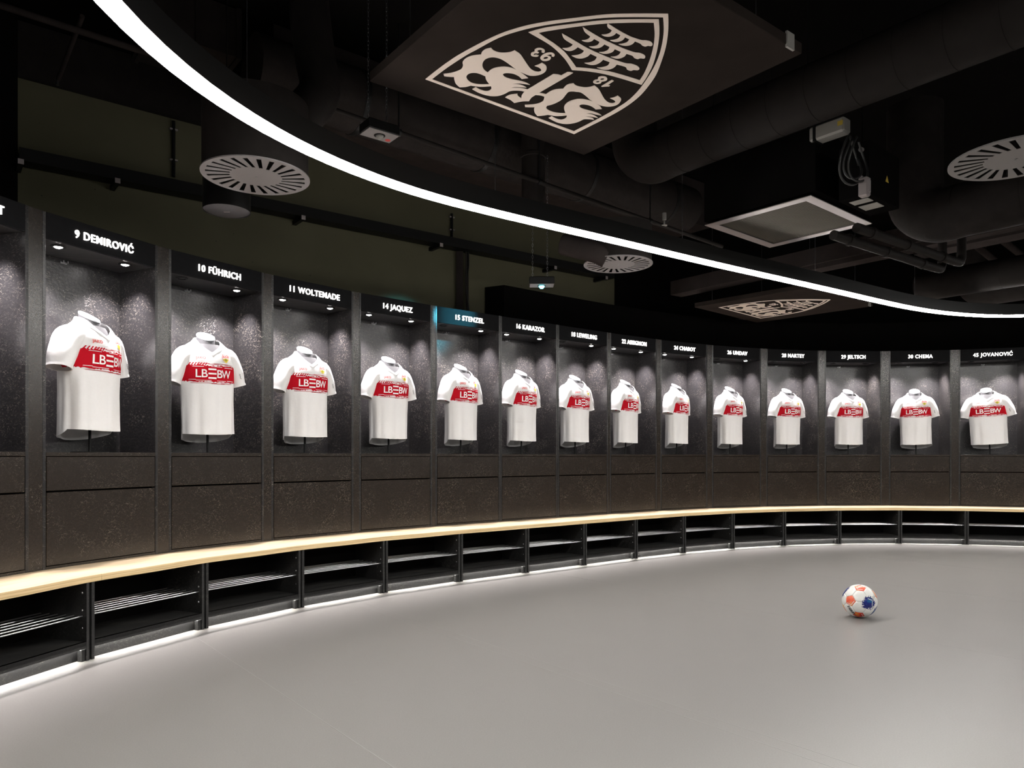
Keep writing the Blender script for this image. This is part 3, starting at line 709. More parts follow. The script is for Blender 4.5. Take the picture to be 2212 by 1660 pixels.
# sponsor lettering: L B (three bars) B W
def glyph_row():
    parts = []
    for s, cx in (('L', -.112), ('B', -.066), ('B', .058), ('W', .116)):
        me = text_mesh('g', s, .098, .0010); xs = [v.co.x for v in me.vertices]; ys = [v.co.y for v in me.vertices]
        mx, my = (min(xs)+max(xs))/2, (min(ys)+max(ys))/2
        sy = .066/(max(ys)-min(ys))
        for v in me.vertices: v.co.x = (v.co.x-mx)*sy*(1.0 if s != 'W' else .86) + cx; v.co.y = (v.co.y-my)*sy
        parts.append(me)
    bm = bmesh.new()
    for m_ in parts: bm.from_mesh(m_)
    for z in (-.036, 0.0, .036):
        bm.faces.new([bm.verts.new(c) for c in ((-.038, z-.0068, 0), (.028, z-.0068, 0), (.028, z+.0068, 0), (-.038, z+.0068, 0))])
    for v in bm.verts: v.co.x *= .86; v.co.y *= .86
    return fin(bm, 'sponsor_lettering', M['print_white'], recalc=False)
SPONSOR = onto_front(glyph_row(), -0.006, .474, .0042)
mk = text_mesh('maker_lettering', 'JAKO', .026, .0006); mk.materials.append(M['redprint'])
MAKER = onto_front(mk, -.082, .583, .0030)
stk = []
rs = random.Random(5)
for k in range(7): x = -.165 + k*.017; stk.append([(x, B1-.004), (x+.006, B1-.004), (x+.022, B1+.018), (x+.014, B1+.018)])
for x0, x1, z in ((-.04, .04, B1+.009), (.0, .11, B1+.014), (.08, .15, B1+.009), (-.10, -.03, B1+.012), (-.09, .02, B0-.009), (-.02, .08, B0-.013), (.05, .14, B0-.009), (-.15, -.09, B0-.009)):
    stk.append([(x0, z-.0014), (x1, z-.0014), (x1+.004, z+.0014), (x0+.004, z+.0014)])
STREAK = onto_front(quad_mesh('brush_streaks', stk, M['red']), 0, 0, .0026)
wst = []
for x0, x1, z in ((-.14, -.07, B1-.010), (-.02, .06, B1-.008), (.08, .15, B1-.012), (-.12, -.02, B0+.009), (.02, .09, B0+.008), (-.16, -.12, B0+.014), (.10, .16, B0+.011)):
    wst.append([(x0, z-.0015), (x1, z-.0015), (x1+.004, z+.0015), (x0+.004, z+.0015)])
WSTREAK = onto_front(quad_mesh('white_streaks', wst, M['print_white']), 0, 0, .0040)
# small chest crest from the same outlines (upright on the shirt)
tip = Vector(to_sail((1443, 29))); l0 = Vector(to_sail((920, 171))); l1 = Vector(to_sail((1240, 288))); topm = (l0+l1)/2
dn = (tip-topm); cs = .070/dn.length; dn.normalize(); rt = Vector((-dn.y, dn.x))
if rt.dot(l1-l0) > 0: rt = -rt
cen_c = (tip+topm)/2
def badge_xy(p):
    q = Vector(p) - cen_c; return (q.dot(rt)*cs, -q.dot(dn)*cs)
# mirror check: the crest is seen from below, letters must read left to right on the shirt
def badge(keys, mat, name, fill=None):
    bm = bmesh.new()
    for k in keys:
        lp = fill if k == 'fill' else CREST[k]
        me = curve_mesh('t', [[badge_xy(p) for p in l][::2] for l in lp]); bm.from_mesh(me)
    return fin(bm, name, mat, recalc=False)
BX, BZ = .098, .590
BADGE_Y = onto_front(badge(['fill'], M['yellow'], 'crest_field', [[to_sail(p) for p in SUB_OUT]]), BX, BZ, .0026, .02)
BADGE_R = onto_front(badge(['letter_1', 'letter_2', 'letter_3', 'shield_outline'], M['redprint'], 'crest_print'), BX, BZ, .0034, .02)
BADGE_K = onto_front(badge(['antler_1', 'antler_2', 'antler_3'], M['print_black'], 'crest_antlers'), BX, BZ, .0038, .02)
def sleeve_badge():
    bm = bmesh.new()
    for dx, dz, w_, h_ in ((0, 0, .010, .004), (.002, -.009, .013, .003), (.004, -.018, .008, .005), (.007, -.028, .011, .004)):
        c = Vector((.214+dx*.8, -.0735, .485+dz)); 
        v = [bm.verts.new(c + Vector((sx*w_/2, -.004 + .0*sx, sz*h_/2 - sx*.003))) for sx, sz in ((-1,-1),(1,-1),(1,1),(-1,1))]
        bm.faces.new(v)
    return fin(bm, 'sleeve_badge', M['print_black'])
SB_ME = sleeve_badge()
SEEDS = (0.0, 1.7, 3.1)
JM = [dict(body=jersey_body(s), band=chest_band(s), sl=sleeve(-1, s), sr=sleeve(1, s+1), cl=cuff(-1, s), cr=cuff(1, s+1)) for s in SEEDS]
COLL = collar()
# bust: neck block, torso shell, pole and foot plate
bm = bmesh.new(); G = []
for j, (z, k) in enumerate(((.10, .80), (.20, .90), (.40, .93), (.50, .93), (.56, .92), (.60, .9), (.635, .88), (.665, .86), (.69, .84))):
    G.append([bm.verts.new(Vector((torso(2*PI*i/48, z).x*k, torso(2*PI*i/48, z).y*k, z))) for i in range(48)])
for a, b in zip(G, G[1:]):
    for i in range(48): bm.faces.new((a[i], a[(i+1) % 48], b[(i+1) % 48], b[i]))
bm.faces.new(G[0][::-1]); bm.faces.new(G[-1])
BUST_T = auto_smooth(fin(bm, 'torso_form', M['bust_dark']), 50)
bm = bmesh.new(); G = []
for z, rx, ry, tl in ((.62, .074, .070, 0), (.68, .064, .060, .2), (.735, .062, .058, .68), (.749, .062, .058, .68), (.752, .059, .055, .68)):
    G.append([bm.verts.new((rx*math.cos(2*PI*i/40), ry*math.sin(2*PI*i/40) + .004, z + tl*ry*math.sin(2*PI*i/40)*.8)) for i in range(40)])
for a, b in zip(G, G[1:]):
    for i in range(40): bm.faces.new((a[i], a[(i+1) % 40], b[(i+1) % 40], b[i]))
bm.faces.new(G[-1]); bm.faces.new(G[0][::-1])
BUST_N = auto_smooth(fin(bm, 'neck_block', M['bust_dark']), 40)
bm = bmesh.new(); G = []
for dz, k in ((-.008, 1.02), (.0006, 1.02), (.0035, .99), (.0040, .90)):
    G.append([bm.verts.new((.062*k*math.cos(2*PI*i/40), .058*k*math.sin(2*PI*i/40) + .004, .754 + dz + .68*.058*math.sin(2*PI*i/40)*.8)) for i in range(40)])
for a, b in zip(G, G[1:]):
    for i in range(40): bm.faces.new((a[i], a[(i+1) % 40], b[(i+1) % 40], b[i]))
bm.faces.new(G[-1])
BUST_C = auto_smooth(fin(bm, 'neck_cap', M['bust']), 40)
bm = bmesh.new(); lathe(bm, [(0, -.085), (.0085, -.085), (.0085, .12), (0, .12)], 16); BUST_P = auto_smooth(fin(bm, 'pole', M['black_metal']))
bm = bmesh.new(); lathe(bm, [(0, -.089), (.105, -.089), (.105, -.086), (.103, -.084), (0, -.084)], 40); BUST_B = auto_smooth(fin(bm, 'foot_plate', M['black_metal']))
ZJ = ZS + .026 + .089
YAW = {'9': 17, '10': -12, '11': -1.5, '14': .5, '15': 11, '16': 11, '18': 5, '22': 14, '24': 20, '26': 13, '28': 8, '29': 6.5, '30': -13, '45': -11.5}   # how each bust is turned
for i, (x, y, a) in enumerate(UNITS):
    nm = NAMES[i]
    if nm is None: continue
    num = nm.split()[0]; where = ('in the locker numbered ' + WORD[num]) if i > 2 else 'in the leftmost cut-off locker'
    ra = math.radians(a); n = -inward(a)*.135
    jit = math.radians(YAW.get(num, 0))
    loc = (x+n.x, y+n.y, ZJ)
    bs = empty('bust_stand', loc, ra + jit); tag(bs, 'grey headless display bust on black pole ' + where, 'display bust', 'display busts in the lockers')
    obj('torso_form', BUST_T, None, bs); nb = obj('neck_block', BUST_N, None, bs); obj('neck_cap', BUST_C, None, nb); obj('pole', BUST_P, None, bs); obj('foot_plate', BUST_B, None, bs)
    J = JM[i % 3]; lean = math.radians({'45': -3, '30': -1.3, '10': -1}.get(num, 0))
    bs.rotation_euler[1] = lean
    js = empty('football_jersey', loc, ra + jit); tag(js, 'white football jersey with red chest band ' + where, 'jersey', 'white jerseys on display busts')
    js.rotation_euler[1] = lean; js.scale = ({'45': 1.10, '9': 1.10}.get(num, 1.0), {'9': 1.12}.get(num, 1.0), 1.0)
    obj('shirt_body', J['body'], None, js)
    sl = obj('sleeve', J['sl'], None, js); obj('cuff', J['cl'], None, sl)
    sr = obj('sleeve', J['sr'], None, js); obj('cuff', J['cr'], None, sr)
    obj('sleeve_badge', SB_ME, None, sr)
    obj('collar', COLL, None, js)
    cb = obj('chest_band', J['band'], None, js); cb['label'] = 'red chest band with brushed edges'
    obj('sponsor_lettering', SPONSOR, None, cb); obj('brush_streaks', STREAK, None, cb)['kind'] = 'stuff'; obj('white_streaks', WSTREAK, None, cb)['kind'] = 'stuff'
    obj('maker_lettering', MAKER, None, js)
    bd = obj('chest_crest', BADGE_Y, None, js); bd['label'] = 'small red and yellow shield crest'
    obj('crest_print', BADGE_R, None, bd); obj('crest_antlers', BADGE_K, None, bd)

# ------------------------------------------------------------------ football
BC = Vector((2.379, 5.070, .1115)); BR = .1115
ball = empty('football', (BC.x, BC.y, 0)); tag(ball, 'white football with orange and blue splashed pentagons lying on the floor', 'football')
phi = (1+5**.5)/2
IV = []
for s1 in (1, -1):
    for s2 in (1, -1): IV += [Vector((s1*1, 0, s2*phi)), Vector((0, s1*phi, s2*1)), Vector((s1*phi, s2*1, 0))]
IV = [v.normalized() for v in IV]
tow = (Vector((0, 0, EYE)) - BC).normalized(); rg = Vector((0, 0, 1)).cross(tow).normalized(); upv = tow.cross(rg)
RB = Matrix((rg, upv, tow)).transposed() @ Matrix.Rotation(math.radians(-3), 3, 'Z') @ Matrix.Rotation(math.radians(3), 3, 'X')
IVW = [RB @ v for v in IV]
nbr = [[j for j in range(12) if j != i and IV[i].dot(IV[j]) > .4] for i in range(12)]
def ordered(i):
    c = IVW[i]; a = (IVW[nbr[i][0]] - c*c.dot(IVW[nbr[i][0]])).normalized(); b = c.cross(a)
    return sorted(nbr[i], key=lambda j: math.atan2(IVW[j].dot(b), IVW[j].dot(a)))
def cut(i, j): return (IVW[i]*2 + IVW[j]).normalized()
def panel_mesh(corners, mat, name):
    c = sum(corners, Vector()).normalized(); bm = bmesh.new(); n = len(corners); K = 5
    rows = [[bm.verts.new(c*(BR+.0006))]]
    pts = []
    for k in range(n):
        for t in range(6): pts.append(corners[k].lerp(corners[(k+1) % n], t/6).normalized())
    for r in range(1, K+1):
        f = [.3, .6, .85, .955, 1.0][r-1]; rad = [BR+.0006, BR+.0005, BR+.0003, BR-.0002, BR-.0018][r-1]
        rows.append([bm.verts.new(c.lerp(p, f*.992).normalized()*rad) for p in pts])
    m = len(pts)
    for i in range(m): bm.faces.new((rows[0][0], rows[1][i], rows[1][(i+1) % m]))
    for a, b in zip(rows[1:], rows[2:]):
        for i in range(m): bm.faces.new((a[i], b[i], b[(i+1) % m], a[(i+1) % m]))
    return fin(bm, name, mat, True)
def vdot(nt, sock, v):
    d = nt.nodes.new('ShaderNodeVectorMath'); d.operation = 'DOT_PRODUCT'; d.inputs[1].default_value = v; nt.links.new(sock, d.inputs[0]); return d.outputs['Value']
order = sorted(range(12), key=lambda i: -IV[i].z)
colr = {}
for i in range(12):
    v = IV[i]
    if v.x > .4 and v.z > .8: colr[i] = 'blue'
    elif v.x < -.7 and v.y > .3: colr[i] = 'blue'
    elif v.x > .7 and v.y < -.3: colr[i] = 'blue'
    elif v.z < -.8: colr[i] = 'blue'
    elif v.y < -.7 and v.z > .3: colr[i] = 'red'
    else: colr[i] = 'orange'
def ball_white():
    m, nt, b = new_mat('ball_white'); N = nt.nodes.new; L = nt.links.new
    tc = N('ShaderNodeTexCoord'); nz = N('ShaderNodeVectorMath'); nz.operation = 'NORMALIZE'; L(tc.outputs['Object'], nz.inputs[0])
    ns = N('ShaderNodeTexNoise'); ns.inputs['Scale'].default_value = 90; ns.inputs['Detail'].default_value = 3; L(tc.outputs['Object'], ns.inputs['Vector'])
    cur = None
    for i in range(12):
        dv = vdot(nt, nz.outputs[0], IVW[i])
        wig = N('ShaderNodeMath'); wig.operation = 'MULTIPLY_ADD'; L(ns.outputs['Fac'], wig.inputs[0]); wig.inputs[1].default_value = .26 if colr[i] == 'blue' else .07; L(dv, wig.inputs[2])
        th = N('ShaderNodeMapRange'); lo = 1.045 if colr[i] == 'blue' else .998
        th.inputs['From Min'].default_value = lo; th.inputs['From Max'].default_value = lo+.008; L(wig.outputs[0], th.inputs['Value'])
        mx = N('ShaderNodeMix'); mx.data_type = 'RGBA'; L(th.outputs[0], mx.inputs[0])
        if cur is None: mx.inputs[6].default_value = (0.80, 0.79, 0.76, 1)
        else: L(cur, mx.inputs[6])
        mx.inputs[7].default_value = {'blue': (0.012, 0.018, 0.17, 1), 'orange': (0.85, 0.20, 0.09, 1), 'red': (0.55, 0.04, 0.03, 1)}[colr[i]]
        cur = mx.outputs[2]
    L(cur, b.inputs['Base Color']); b.inputs['Roughness'].default_value = .28
    return m
def ball_col(name, c1, c2, c3):
    m, nt, b = new_mat(name); N = nt.nodes.new; L = nt.links.new
    tc = N('ShaderNodeTexCoord'); ns = N('ShaderNodeTexNoise'); ns.inputs['Scale'].default_value = 26; L(tc.outputs['Object'], ns.inputs['Vector'])
    r = N('ShaderNodeValToRGB'); L(ns.outputs['Fac'], r.inputs[0])
    r.color_ramp.elements[0].position = .36; r.color_ramp.elements[0].color = (*c1, 1); r.color_ramp.elements[1].position = .66; r.color_ramp.elements[1].color = (*c3, 1)
    e = r.color_ramp.elements.new(.5); e.color = (*c2, 1)
    L(r.outputs[0], b.inputs['Base Color']); b.inputs['Roughness'].default_value = .28
    return m
MBW = ball_white()
MBC = {'orange': ball_col('ball_orange', (0.82, 0.12, 0.06), (0.86, 0.22, 0.14), (0.88, 0.48, 0.10)), 'red': ball_col('ball_red', (0.42, 0.01, 0.02), (0.70, 0.05, 0.02), (0.75, 0.30, 0.04)), 'blue': ball_col('ball_blue', (0.008, 0.012, 0.14), (0.012, 0.02, 0.20), (0.02, 0.12, 0.30))}
bz = (0, 0, BC.z)
bm = bmesh.new(); bmesh.ops.create_icosphere(bm, subdivisions=4, radius=BR-.0016)
obj('bladder', fin(bm, 'bladder', M['print_black'], True), None, ball, bz)
for i in range(12):
    cs_ = [cut(i, j) for j in ordered(i)]
    pn = obj('pentagon_panel', panel_mesh(cs_, MBC[colr[i]], 'pentagon_panel'), None, ball, bz)
    pn['label'] = {'blue': 'dark blue splashed pentagon', 'orange': 'orange pentagon', 'red': 'red orange pentagon'}[colr[i]]
    # thin pale chevron line inside the pentagon
    bm = bmesh.new(); c = IVW[i]
    for k in (0, 1):
        p, q = c.lerp(cs_[k], .78), c.lerp(cs_[k+1], .78); p2, q2 = c.lerp(cs_[k], .68), c.lerp(cs_[k+1], .68)
        rr = [[v.normalized()*(BR+.0011) for v in (p.lerp(q, t/4), p2.lerp(q2, t/4))] for t in range(5)]
        for a_, b_ in zip(rr, rr[1:]): bm.faces.new([bm.verts.new(v) for v in (a_[0], b_[0], b_[1], a_[1])])
    obj('chevron_line', fin(bm, 'chevron_line', M['print_white']), None, pn)
for i in range(12):
    for j in nbr[i]:
        for k in nbr[i]:
            if i < j < k and k in nbr[j]:
                cyc = [cut(i, j), cut(j, i), cut(j, k), cut(k, j), cut(k, i), cut(i, k)]
                obj('hexagon_panel', panel_mesh(cyc, MBW, 'hexagon_panel'), None, ball, bz)
tm = text_mesh('ball_lettering', 'DERBY', .027, .0012); tm.materials.append(M['print_black'])
bm = bmesh.new(); bm.from_mesh(tm)
d0 = (-.62*rg - .34*upv + .71*tow).normalized(); tx = (.33*rg - .92*upv); tx = (tx - d0*tx.dot(d0)).normalized(); ty = d0.cross(tx)
min_x = min(v.co.x for v in bm.verts)
for v in bm.verts: v.co = (d0 + tx*((v.co.x - min_x)/BR) + ty*(v.co.y/BR)).normalized()*(BR+.0014)
obj('ball_lettering', fin(bm, 'ball_lettering', M['print_black'], recalc=False), None, ball, bz)

# ------------------------------------------------------------------ ceiling services
def chain_mesh(length, name='chain'):
    bm = bmesh.new(); pitch = .026; n = max(2, int(length/pitch))
    for k in range(n):
        z = k*pitch; pts = []
        for q in range(8):
            a_ = 2*PI*q/8; x_, z_ = .006*math.cos(a_), .016*math.sin(a_)
            pts.append((x_, 0, z+z_) if k % 2 else (0, x_, z+z_))
        pts.append(pts[0]); tube(bm, pts, .0016, 4, False)
    return fin(bm, name, M['steel'])
# swirl diffusers
def swirl_plate(r, nslot=24):
    loops = [[(r*math.cos(2*PI*i/64), r*math.sin(2*PI*i/64)) for i in range(64)]]
    for k in range(nslot):
        a_ = 2*PI*k/nslot; c, s = math.cos(a_), math.sin(a_)
        def P(rr, t): return (rr*c - t*s, rr*s + t*c)
        o = r*.12
        loops.append([P(r*.46, o-r*.030), P(r*.90, o*.9-r*.046), P(r*.90, o*.9+r*.046), P(r*.46, o+r*.030)])
    me = curve_mesh('swirl_plate', loops, .0015); me.materials.append(M['diff']); return me
def diffuser(px, py, z, wpx, label, plen_h=.34, plen=True, slots=24, duct_pts=None, flat=.002):
    c = atz(px, py, z); r = wpx*c.y/F/2
    e = empty('swirl_diffuser', c); tag(e, label, 'air diffuser', 'round swirl air diffusers')
    obj('face_plate', swirl_plate(r, slots), None, e)
    bm = bmesh.new(); lathe(bm, [(r*.985, .0015), (r*1.0, .0), (r*1.0, .006), (r*.985, .006)], 48); obj('rim', auto_smooth(fin(bm, 'rim', M['diff'])), None, e)
    bm = bmesh.new()
    for k in range(slots):
        a_ = 2*PI*(k)/slots; ca, sa = math.cos(a_), math.sin(a_); o = r*.12
        def P(rr, t, z_): return bm.verts.new((rr*ca - t*sa, rr*sa + t*ca, z_))
        bm.faces.new((P(r*.47, o-r*.03, .026), P(r*.89, o-r*.046, .026), P(r*.89, o-r*.03, .004), P(r*.47, o-r*.02, .004)))
    obj('vanes', fin(bm, 'vanes', M['duct'], recalc=False), None, e)
    bm = bmesh.new(); lathe(bm, [(0, 0), (r*.02, -.002), (r*.02, -.004), (0, -.004)], 12); obj('centre_screw', fin(bm, 'centre_screw', M['steel']), None, e)
    if plen:
        bm = bmesh.new(); lathe(bm, [(r*.97, .006), (r*.97, plen_h), (0, plen_h), (0, plen_h-.01), (r*.955, plen_h-.01), (r*.955, .03), (0, .03)], 48)
        obj('plenum_box', auto_smooth(fin(bm, 'plenum_box', M['duct'])), None, e)
    return e, c, r
d1, dc1, dr1 = diffuser(553, 382, 2.71, 225, 'round grey slotted air diffuser hanging over the lockers at the left', .42)
d2, dc2, dr2 = diffuser(1335, 572, 2.74, 148, 'round grey slotted air diffuser in the middle, beyond the ring light', .32)
d3, dc3, dr3 = diffuser(2196, 343, 2.62, 258, 'round grey slotted air diffuser cut off by the right edge', .02, False)
d4, dc4, dr4 = diffuser(1604, 692, 2.98, 36, 'small round grey disc half hidden under the farther crest panel', .02, False)

def ribbed(name, pts, r, mat, pitch, amp, seg=20):       # flexible or spiral duct
    P = catmull(pts, 10); L_ = [0]
    for a_, b_ in zip(P, P[1:]): L_.append(L_[-1] + (b_-a_).length)
    n = int(L_[-1]/pitch*2); out = []; j = 0
    for i in range(n+1):
        t = L_[-1]*i/n
        while j < len(L_)-2 and L_[j+1] < t: j += 1
        out.append(P[j].lerp(P[j+1], (t-L_[j])/max(1e-9, L_[j+1]-L_[j])))
    return tubeme(name, out, r, mat, seg, (lambda i: r + (amp if i % 2 else 0)), 80)
fd = tag(obj('flexible_duct', ribbed('flexible_duct', [dc1 + Vector((.10, .12, .25)), at(640, 262, 4.45), at(690, 200, 4.55), at(680, 120, 4.6), at(668, 20, 4.6), at(662, -90, 4.6)], .122, M['duct'], .012, .003)),
         'black ribbed flexible duct dropping to the left air diffuser', 'duct')
fd2 = tag(obj('flexible_duct', ribbed('flexible_duct', [at(1215, 528, 6.25), at(1250, 536, 6.2), at(1285, 545, 6.15), at(1310, 556, 6.15)], .085, M['soffit'], .02, .004)),
          'short pale ribbed flexible duct beside the middle air diffuser', 'duct')
def spiral_duct(name, a_, b_, r, label, bend=None, mat='duct', rings=9):
    a_, b_ = Vector(a_), Vector(b_)
    e = empty(name, a_); tag(e, label, 'duct')
    pts = [Vector((0, 0, 0)), b_ - a_]
    obj('pipe', tubeme('pipe', [pts[0].lerp(pts[1], k/12) for k in range(13)], r, M[mat], 28), None, e)
    for k in range(rings):
        t = (k+.5)/rings; p = pts[0].lerp(pts[1], t); dd = (pts[1]-pts[0]).normalized()
        obj('seam_ring', tubeme('seam_ring', [p - dd*.004, p + dd*.004], r*1.012, M[mat], 28), None, e)
    if bend:
        obj('elbow', tubeme('elbow', catmull([p - a_ for p in bend], 6), r*1.004, M[mat], 28), None, e)
    return e
sa = at(1445, 330, 5.45); sb = sa + V*3.6
spiral_duct('spiral_duct', sa, sb, .175, 'thick black round spiral duct crossing the ceiling right of the near crest panel', [sa, sa - V*.16 + Vector((0, 0, .0)), sa - V*.30 + Vector((0, 0, .10)), sa - V*.34 + Vector((0, 0, .28)), sa - V*.34 + Vector((0, 0, .75))], rings=14)
def prism_uvz(name, org, l, w_, h_, mat, dirv=U, label=None, cat=None):   # box with its long side along dirv
    dv = dirv.normalized(); sv = Vector((-dv.y, dv.x, 0)); bm = bmesh.new()
    prism(bm, [(sv*(-w_/2)), dv*l - sv*w_/2, dv*l + sv*w_/2, sv*w_/2], 0, h_)
    o = obj(name, fin(bm, name, M[mat])); o.location = org
    if label: tag(o, label, cat)
    return o
# long insulated duct with the sprinkler pipe under its edge, parallel to the wall
A1 = at(715, 205, 5.6); A1.z = 3.62
insul = empty('insulated_duct', A1); tag(insul, 'long black insulated duct running parallel to the concrete wall', 'duct')
bm = bmesh.new(); P = [Vector((0, 0, .22)) + U*t for t in (-.6, 0, .6, 1.2, 1.8, 2.4, 3.0, 3.6, 4.2)]
tube(bm, P, .24, 24); obj('duct_body', auto_smooth(fin(bm, 'duct_body', M['wrap']), 60), None, insul)
for t in (.2, 1.4, 2.6, 3.8):
    obj('band', tubeme('band', [Vector((0, 0, .22)) + U*(t-.02), Vector((0, 0, .22)) + U*(t+.02)], .244, M['black_metal'], 24), None, insul)
# ceiling soffit strip above the wall side
so = A1 - V*.42; so.z = 3.78
soff = prism_uvz('trim_2', so - U*.4, 5.2, .62, .5, 'soffit'); tag(soff, kind='structure')
q0, q1 = at(560, 180, 4.9), at(1560, 533, 7.5)
sp_ = empty('sprinkler_pipe', q0); tag(sp_, 'thin black pipe running under the insulated duct', 'pipe')
obj('pipe', tubeme('pipe', [Vector((0, 0, 0)), (q1-q0)*.33, (q1-q0)*.66, q1-q0], .018, M['duct'], 12), None, sp_)
for t in (.22, .5, .78):
    p = (q1-q0)*t; obj('hanger', tubeme('hanger', [p, p + Vector((0, 0, .9))], .007, M['black_metal'], 8), None, sp_)
    obj('clamp', tubeme('clamp', [p - (q1-q0).normalized()*.015, p + (q1-q0).normalized()*.015], .026, M['black_metal'], 12), None, sp_)
q2 = at(1435, 488, 7.0)
spr = empty('fire_sprinkler', q2); tag(spr, 'small pale sprinkler head on the ceiling near the ring light', 'sprinkler')
bm = bmesh.new(); lathe(bm, [(0, .0), (.028, .0), (.03, .006), (.008, .01), (.008, .05), (.02, .055), (.02, .12), (0, .12)], 16); obj('body', auto_smooth(fin(bm, 'sprinkler_body', M['white'])), None, spr)
# vertical branch duct next to it
bd_ = at(1152, 415, 6.3)
bq = empty('branch_duct', bd_); tag(bq, 'short black vertical branch duct below the insulated duct', 'duct')
bm = bmesh.new(); lathe(bm, [(0, -.12), (.10, -.12), (.10, .55), (0, .55)], 24); obj('pipe', auto_smooth(fin(bm, 'branch', M['duct'])), None, bq)
bm = bmesh.new(); lathe(bm, [(.101, .28), (.11, .285), (.11, .31), (.101, .315)], 24); obj('collar', auto_smooth(fin(bm, 'branch_collar', M['duct'])), None, bq)
# left upper corner: pipe, brackets, old duct
q0, q1 = at(-60, -8, 4.6), at(330, 118, 5.1)
lp = empty('ceiling_pipe', q0); tag(lp, 'grey pipe under the ceiling in the upper left corner', 'pipe')
obj('pipe', tubeme('pipe', [Vector((0, 0, 0)), q1-q0], .022, M['soffit'], 12), None, lp)
obj('strut', tubeme('strut', [at(178, 35, 4.83)-q0, at(126, 172, 5.3)-q0], .016, M['soffit'], 8), None, lp)
obj('strut_end', tubeme('strut_end', [at(124, 168, 5.3)-q0, at(124, 184, 5.3)-q0], .012, M['steel'], 8), None, lp)
q0 = at(300, 95, 5.1)
bx2 = empty('square_duct', q0); tag(bx2, 'black square duct with crinkled wrapping left of the flexible duct', 'duct')
bm = bmesh.new(); prism(bm, [V*(-.25), U*.62 - V*.25, U*.62 + V*.25, V*.25], 0, .34); obj('duct_body', fin(bm, 'square_duct', M['wrap']), None, bx2)
for t in (.02, .3, .58):
    obj('flange', (lambda b_: (prism(b_, [U*t - V*.265, U*(t+.03) - V*.265, U*(t+.03) + V*.265, U*t + V*.265], -.012, .345), fin(b_, 'flange', M['duct']))[1])(bmesh.new()), None, bx2)
# wall tray with brackets
def on_wall(px, py, off=0.0):
    k = (px - CX)/F; o = WB + V*off            # solve o + t*U on the pixel column
    t = (k*o.y - o.x)/(U.x - k*U.y); p = o + U*t
    return Vector((p.x, p.y, EYE + (HY-py)*p.y/F))
w0, w1 = on_wall(40, 350, .10), on_wall(1318, 603, .10)
tr = empty('cable_tray', w0); tag(tr, 'black cable tray fixed along the concrete wall above the lockers', 'cable tray')
bm = bmesh.new(); bar_between(bm, Vector((0, 0, 0)), w1-w0, .14, .012); obj('tray_floor', fin(bm, 'tray_floor', M['black_metal']), None, tr)
for s_ in (-.07, .07):
    bm = bmesh.new(); bar_between(bm, V*s_ + Vector((0, 0, .04)), (w1-w0) + V*s_ + Vector((0, 0, .04)), .006, .09); obj('tray_rail', fin(bm, 'tray_rail', M['black_metal']), None, tr)
for px in (40, 245, 640, 935, 1180, 1290):
    p = on_wall(px, 500, .05); t = (Vector((p.x-w0.x, p.y-w0.y, 0))).length/(Vector((w1.x-w0.x, w1.y-w0.y, 0))).length; z = w0.z + (w1.z-w0.z)*t
    pp = Vector((p.x, p.y, z)) - w0; bm = bmesh.new()
    bar_between(bm, pp - V*.05 + Vector((0, 0, -.03)), pp + V*.16 + Vector((0, 0, -.03)), .035, .035)
    obj('bracket', fin(bm, 'bracket', M['black_metal']), None, tr)
    bm = bmesh.new(); bar_between(bm, pp + V*.16 + Vector((0, 0, -.03)), pp + V*.163 + Vector((0, 0, -.03)), .037, .037); obj('bracket_end', fin(bm, 'bracket_end', M['alu']), None, tr)
for px, y0_, y1_ in ((375, 262, 382), (976, 462, 512)):
    a_, b_ = on_wall(px, y0_, .02), on_wall(px, y1_, .02)
    cd = empty('wall_conduit', b_); tag(cd, 'thin black vertical conduit on the concrete wall, ' + ('left of the large diffuser' if px < 500 else 'below the ring light'), 'conduit')
    obj('pipe', tubeme('pipe', [Vector((0, 0, 0)), a_-b_], .014, M['black_metal'], 8), None, cd)
    for t in (.3, .85):
        p = (a_-b_)*t; bm = bmesh.new(); bar_between(bm, p - U*.03, p + U*.03, .02, .012); obj('clip', fin(bm, 'clip', M['alu']), None, cd)
a_, b_ = on_wall(1010, 700, .04), on_wall(1010, 545, .04)
ch = empty('cable_channel', a_); tag(ch, 'open metal cable channel with hanging cables on the concrete wall', 'cable channel')
for s_ in (-.10, .0):
    bm = bmesh.new(); bar_between(bm, U*s_, (b_-a_) + U*s_, .07 if s_ < -.05 else .02, .03); obj('channel_side', fin(bm, 'channel_side', M['soffit']), None, ch)
for k in range(3):
    rr = random.Random(k); pts = [(b_-a_)*(t/5) + U*(-.04 + .012*k + rr.uniform(-.012, .012)) + V*.03 for t in range(6)]
    obj('cable', tubeme('cable', catmull(pts, 4), .006, M['soffit' if k == 0 else 'black_metal'], 6), None, ch)
# black screen wall behind the header boards
f0, f1 = at(1040, 690, 7.75), at(1062, 624, 7.75)
n_ = []
for i in range(8, NU):
    L_, R_ = ends(UNITS[i]); nn = -inward(UNITS[i][2]); n_.append((((L_+R_)/2) + nn*.42).to_3d())
st = Vector((at(1048, 700, 8.0).x, at(1048, 700, 8.0).y, 0))
wall_strip('wall_upper', [st] + n_, 2.40, 2.93, M['black'], .04)
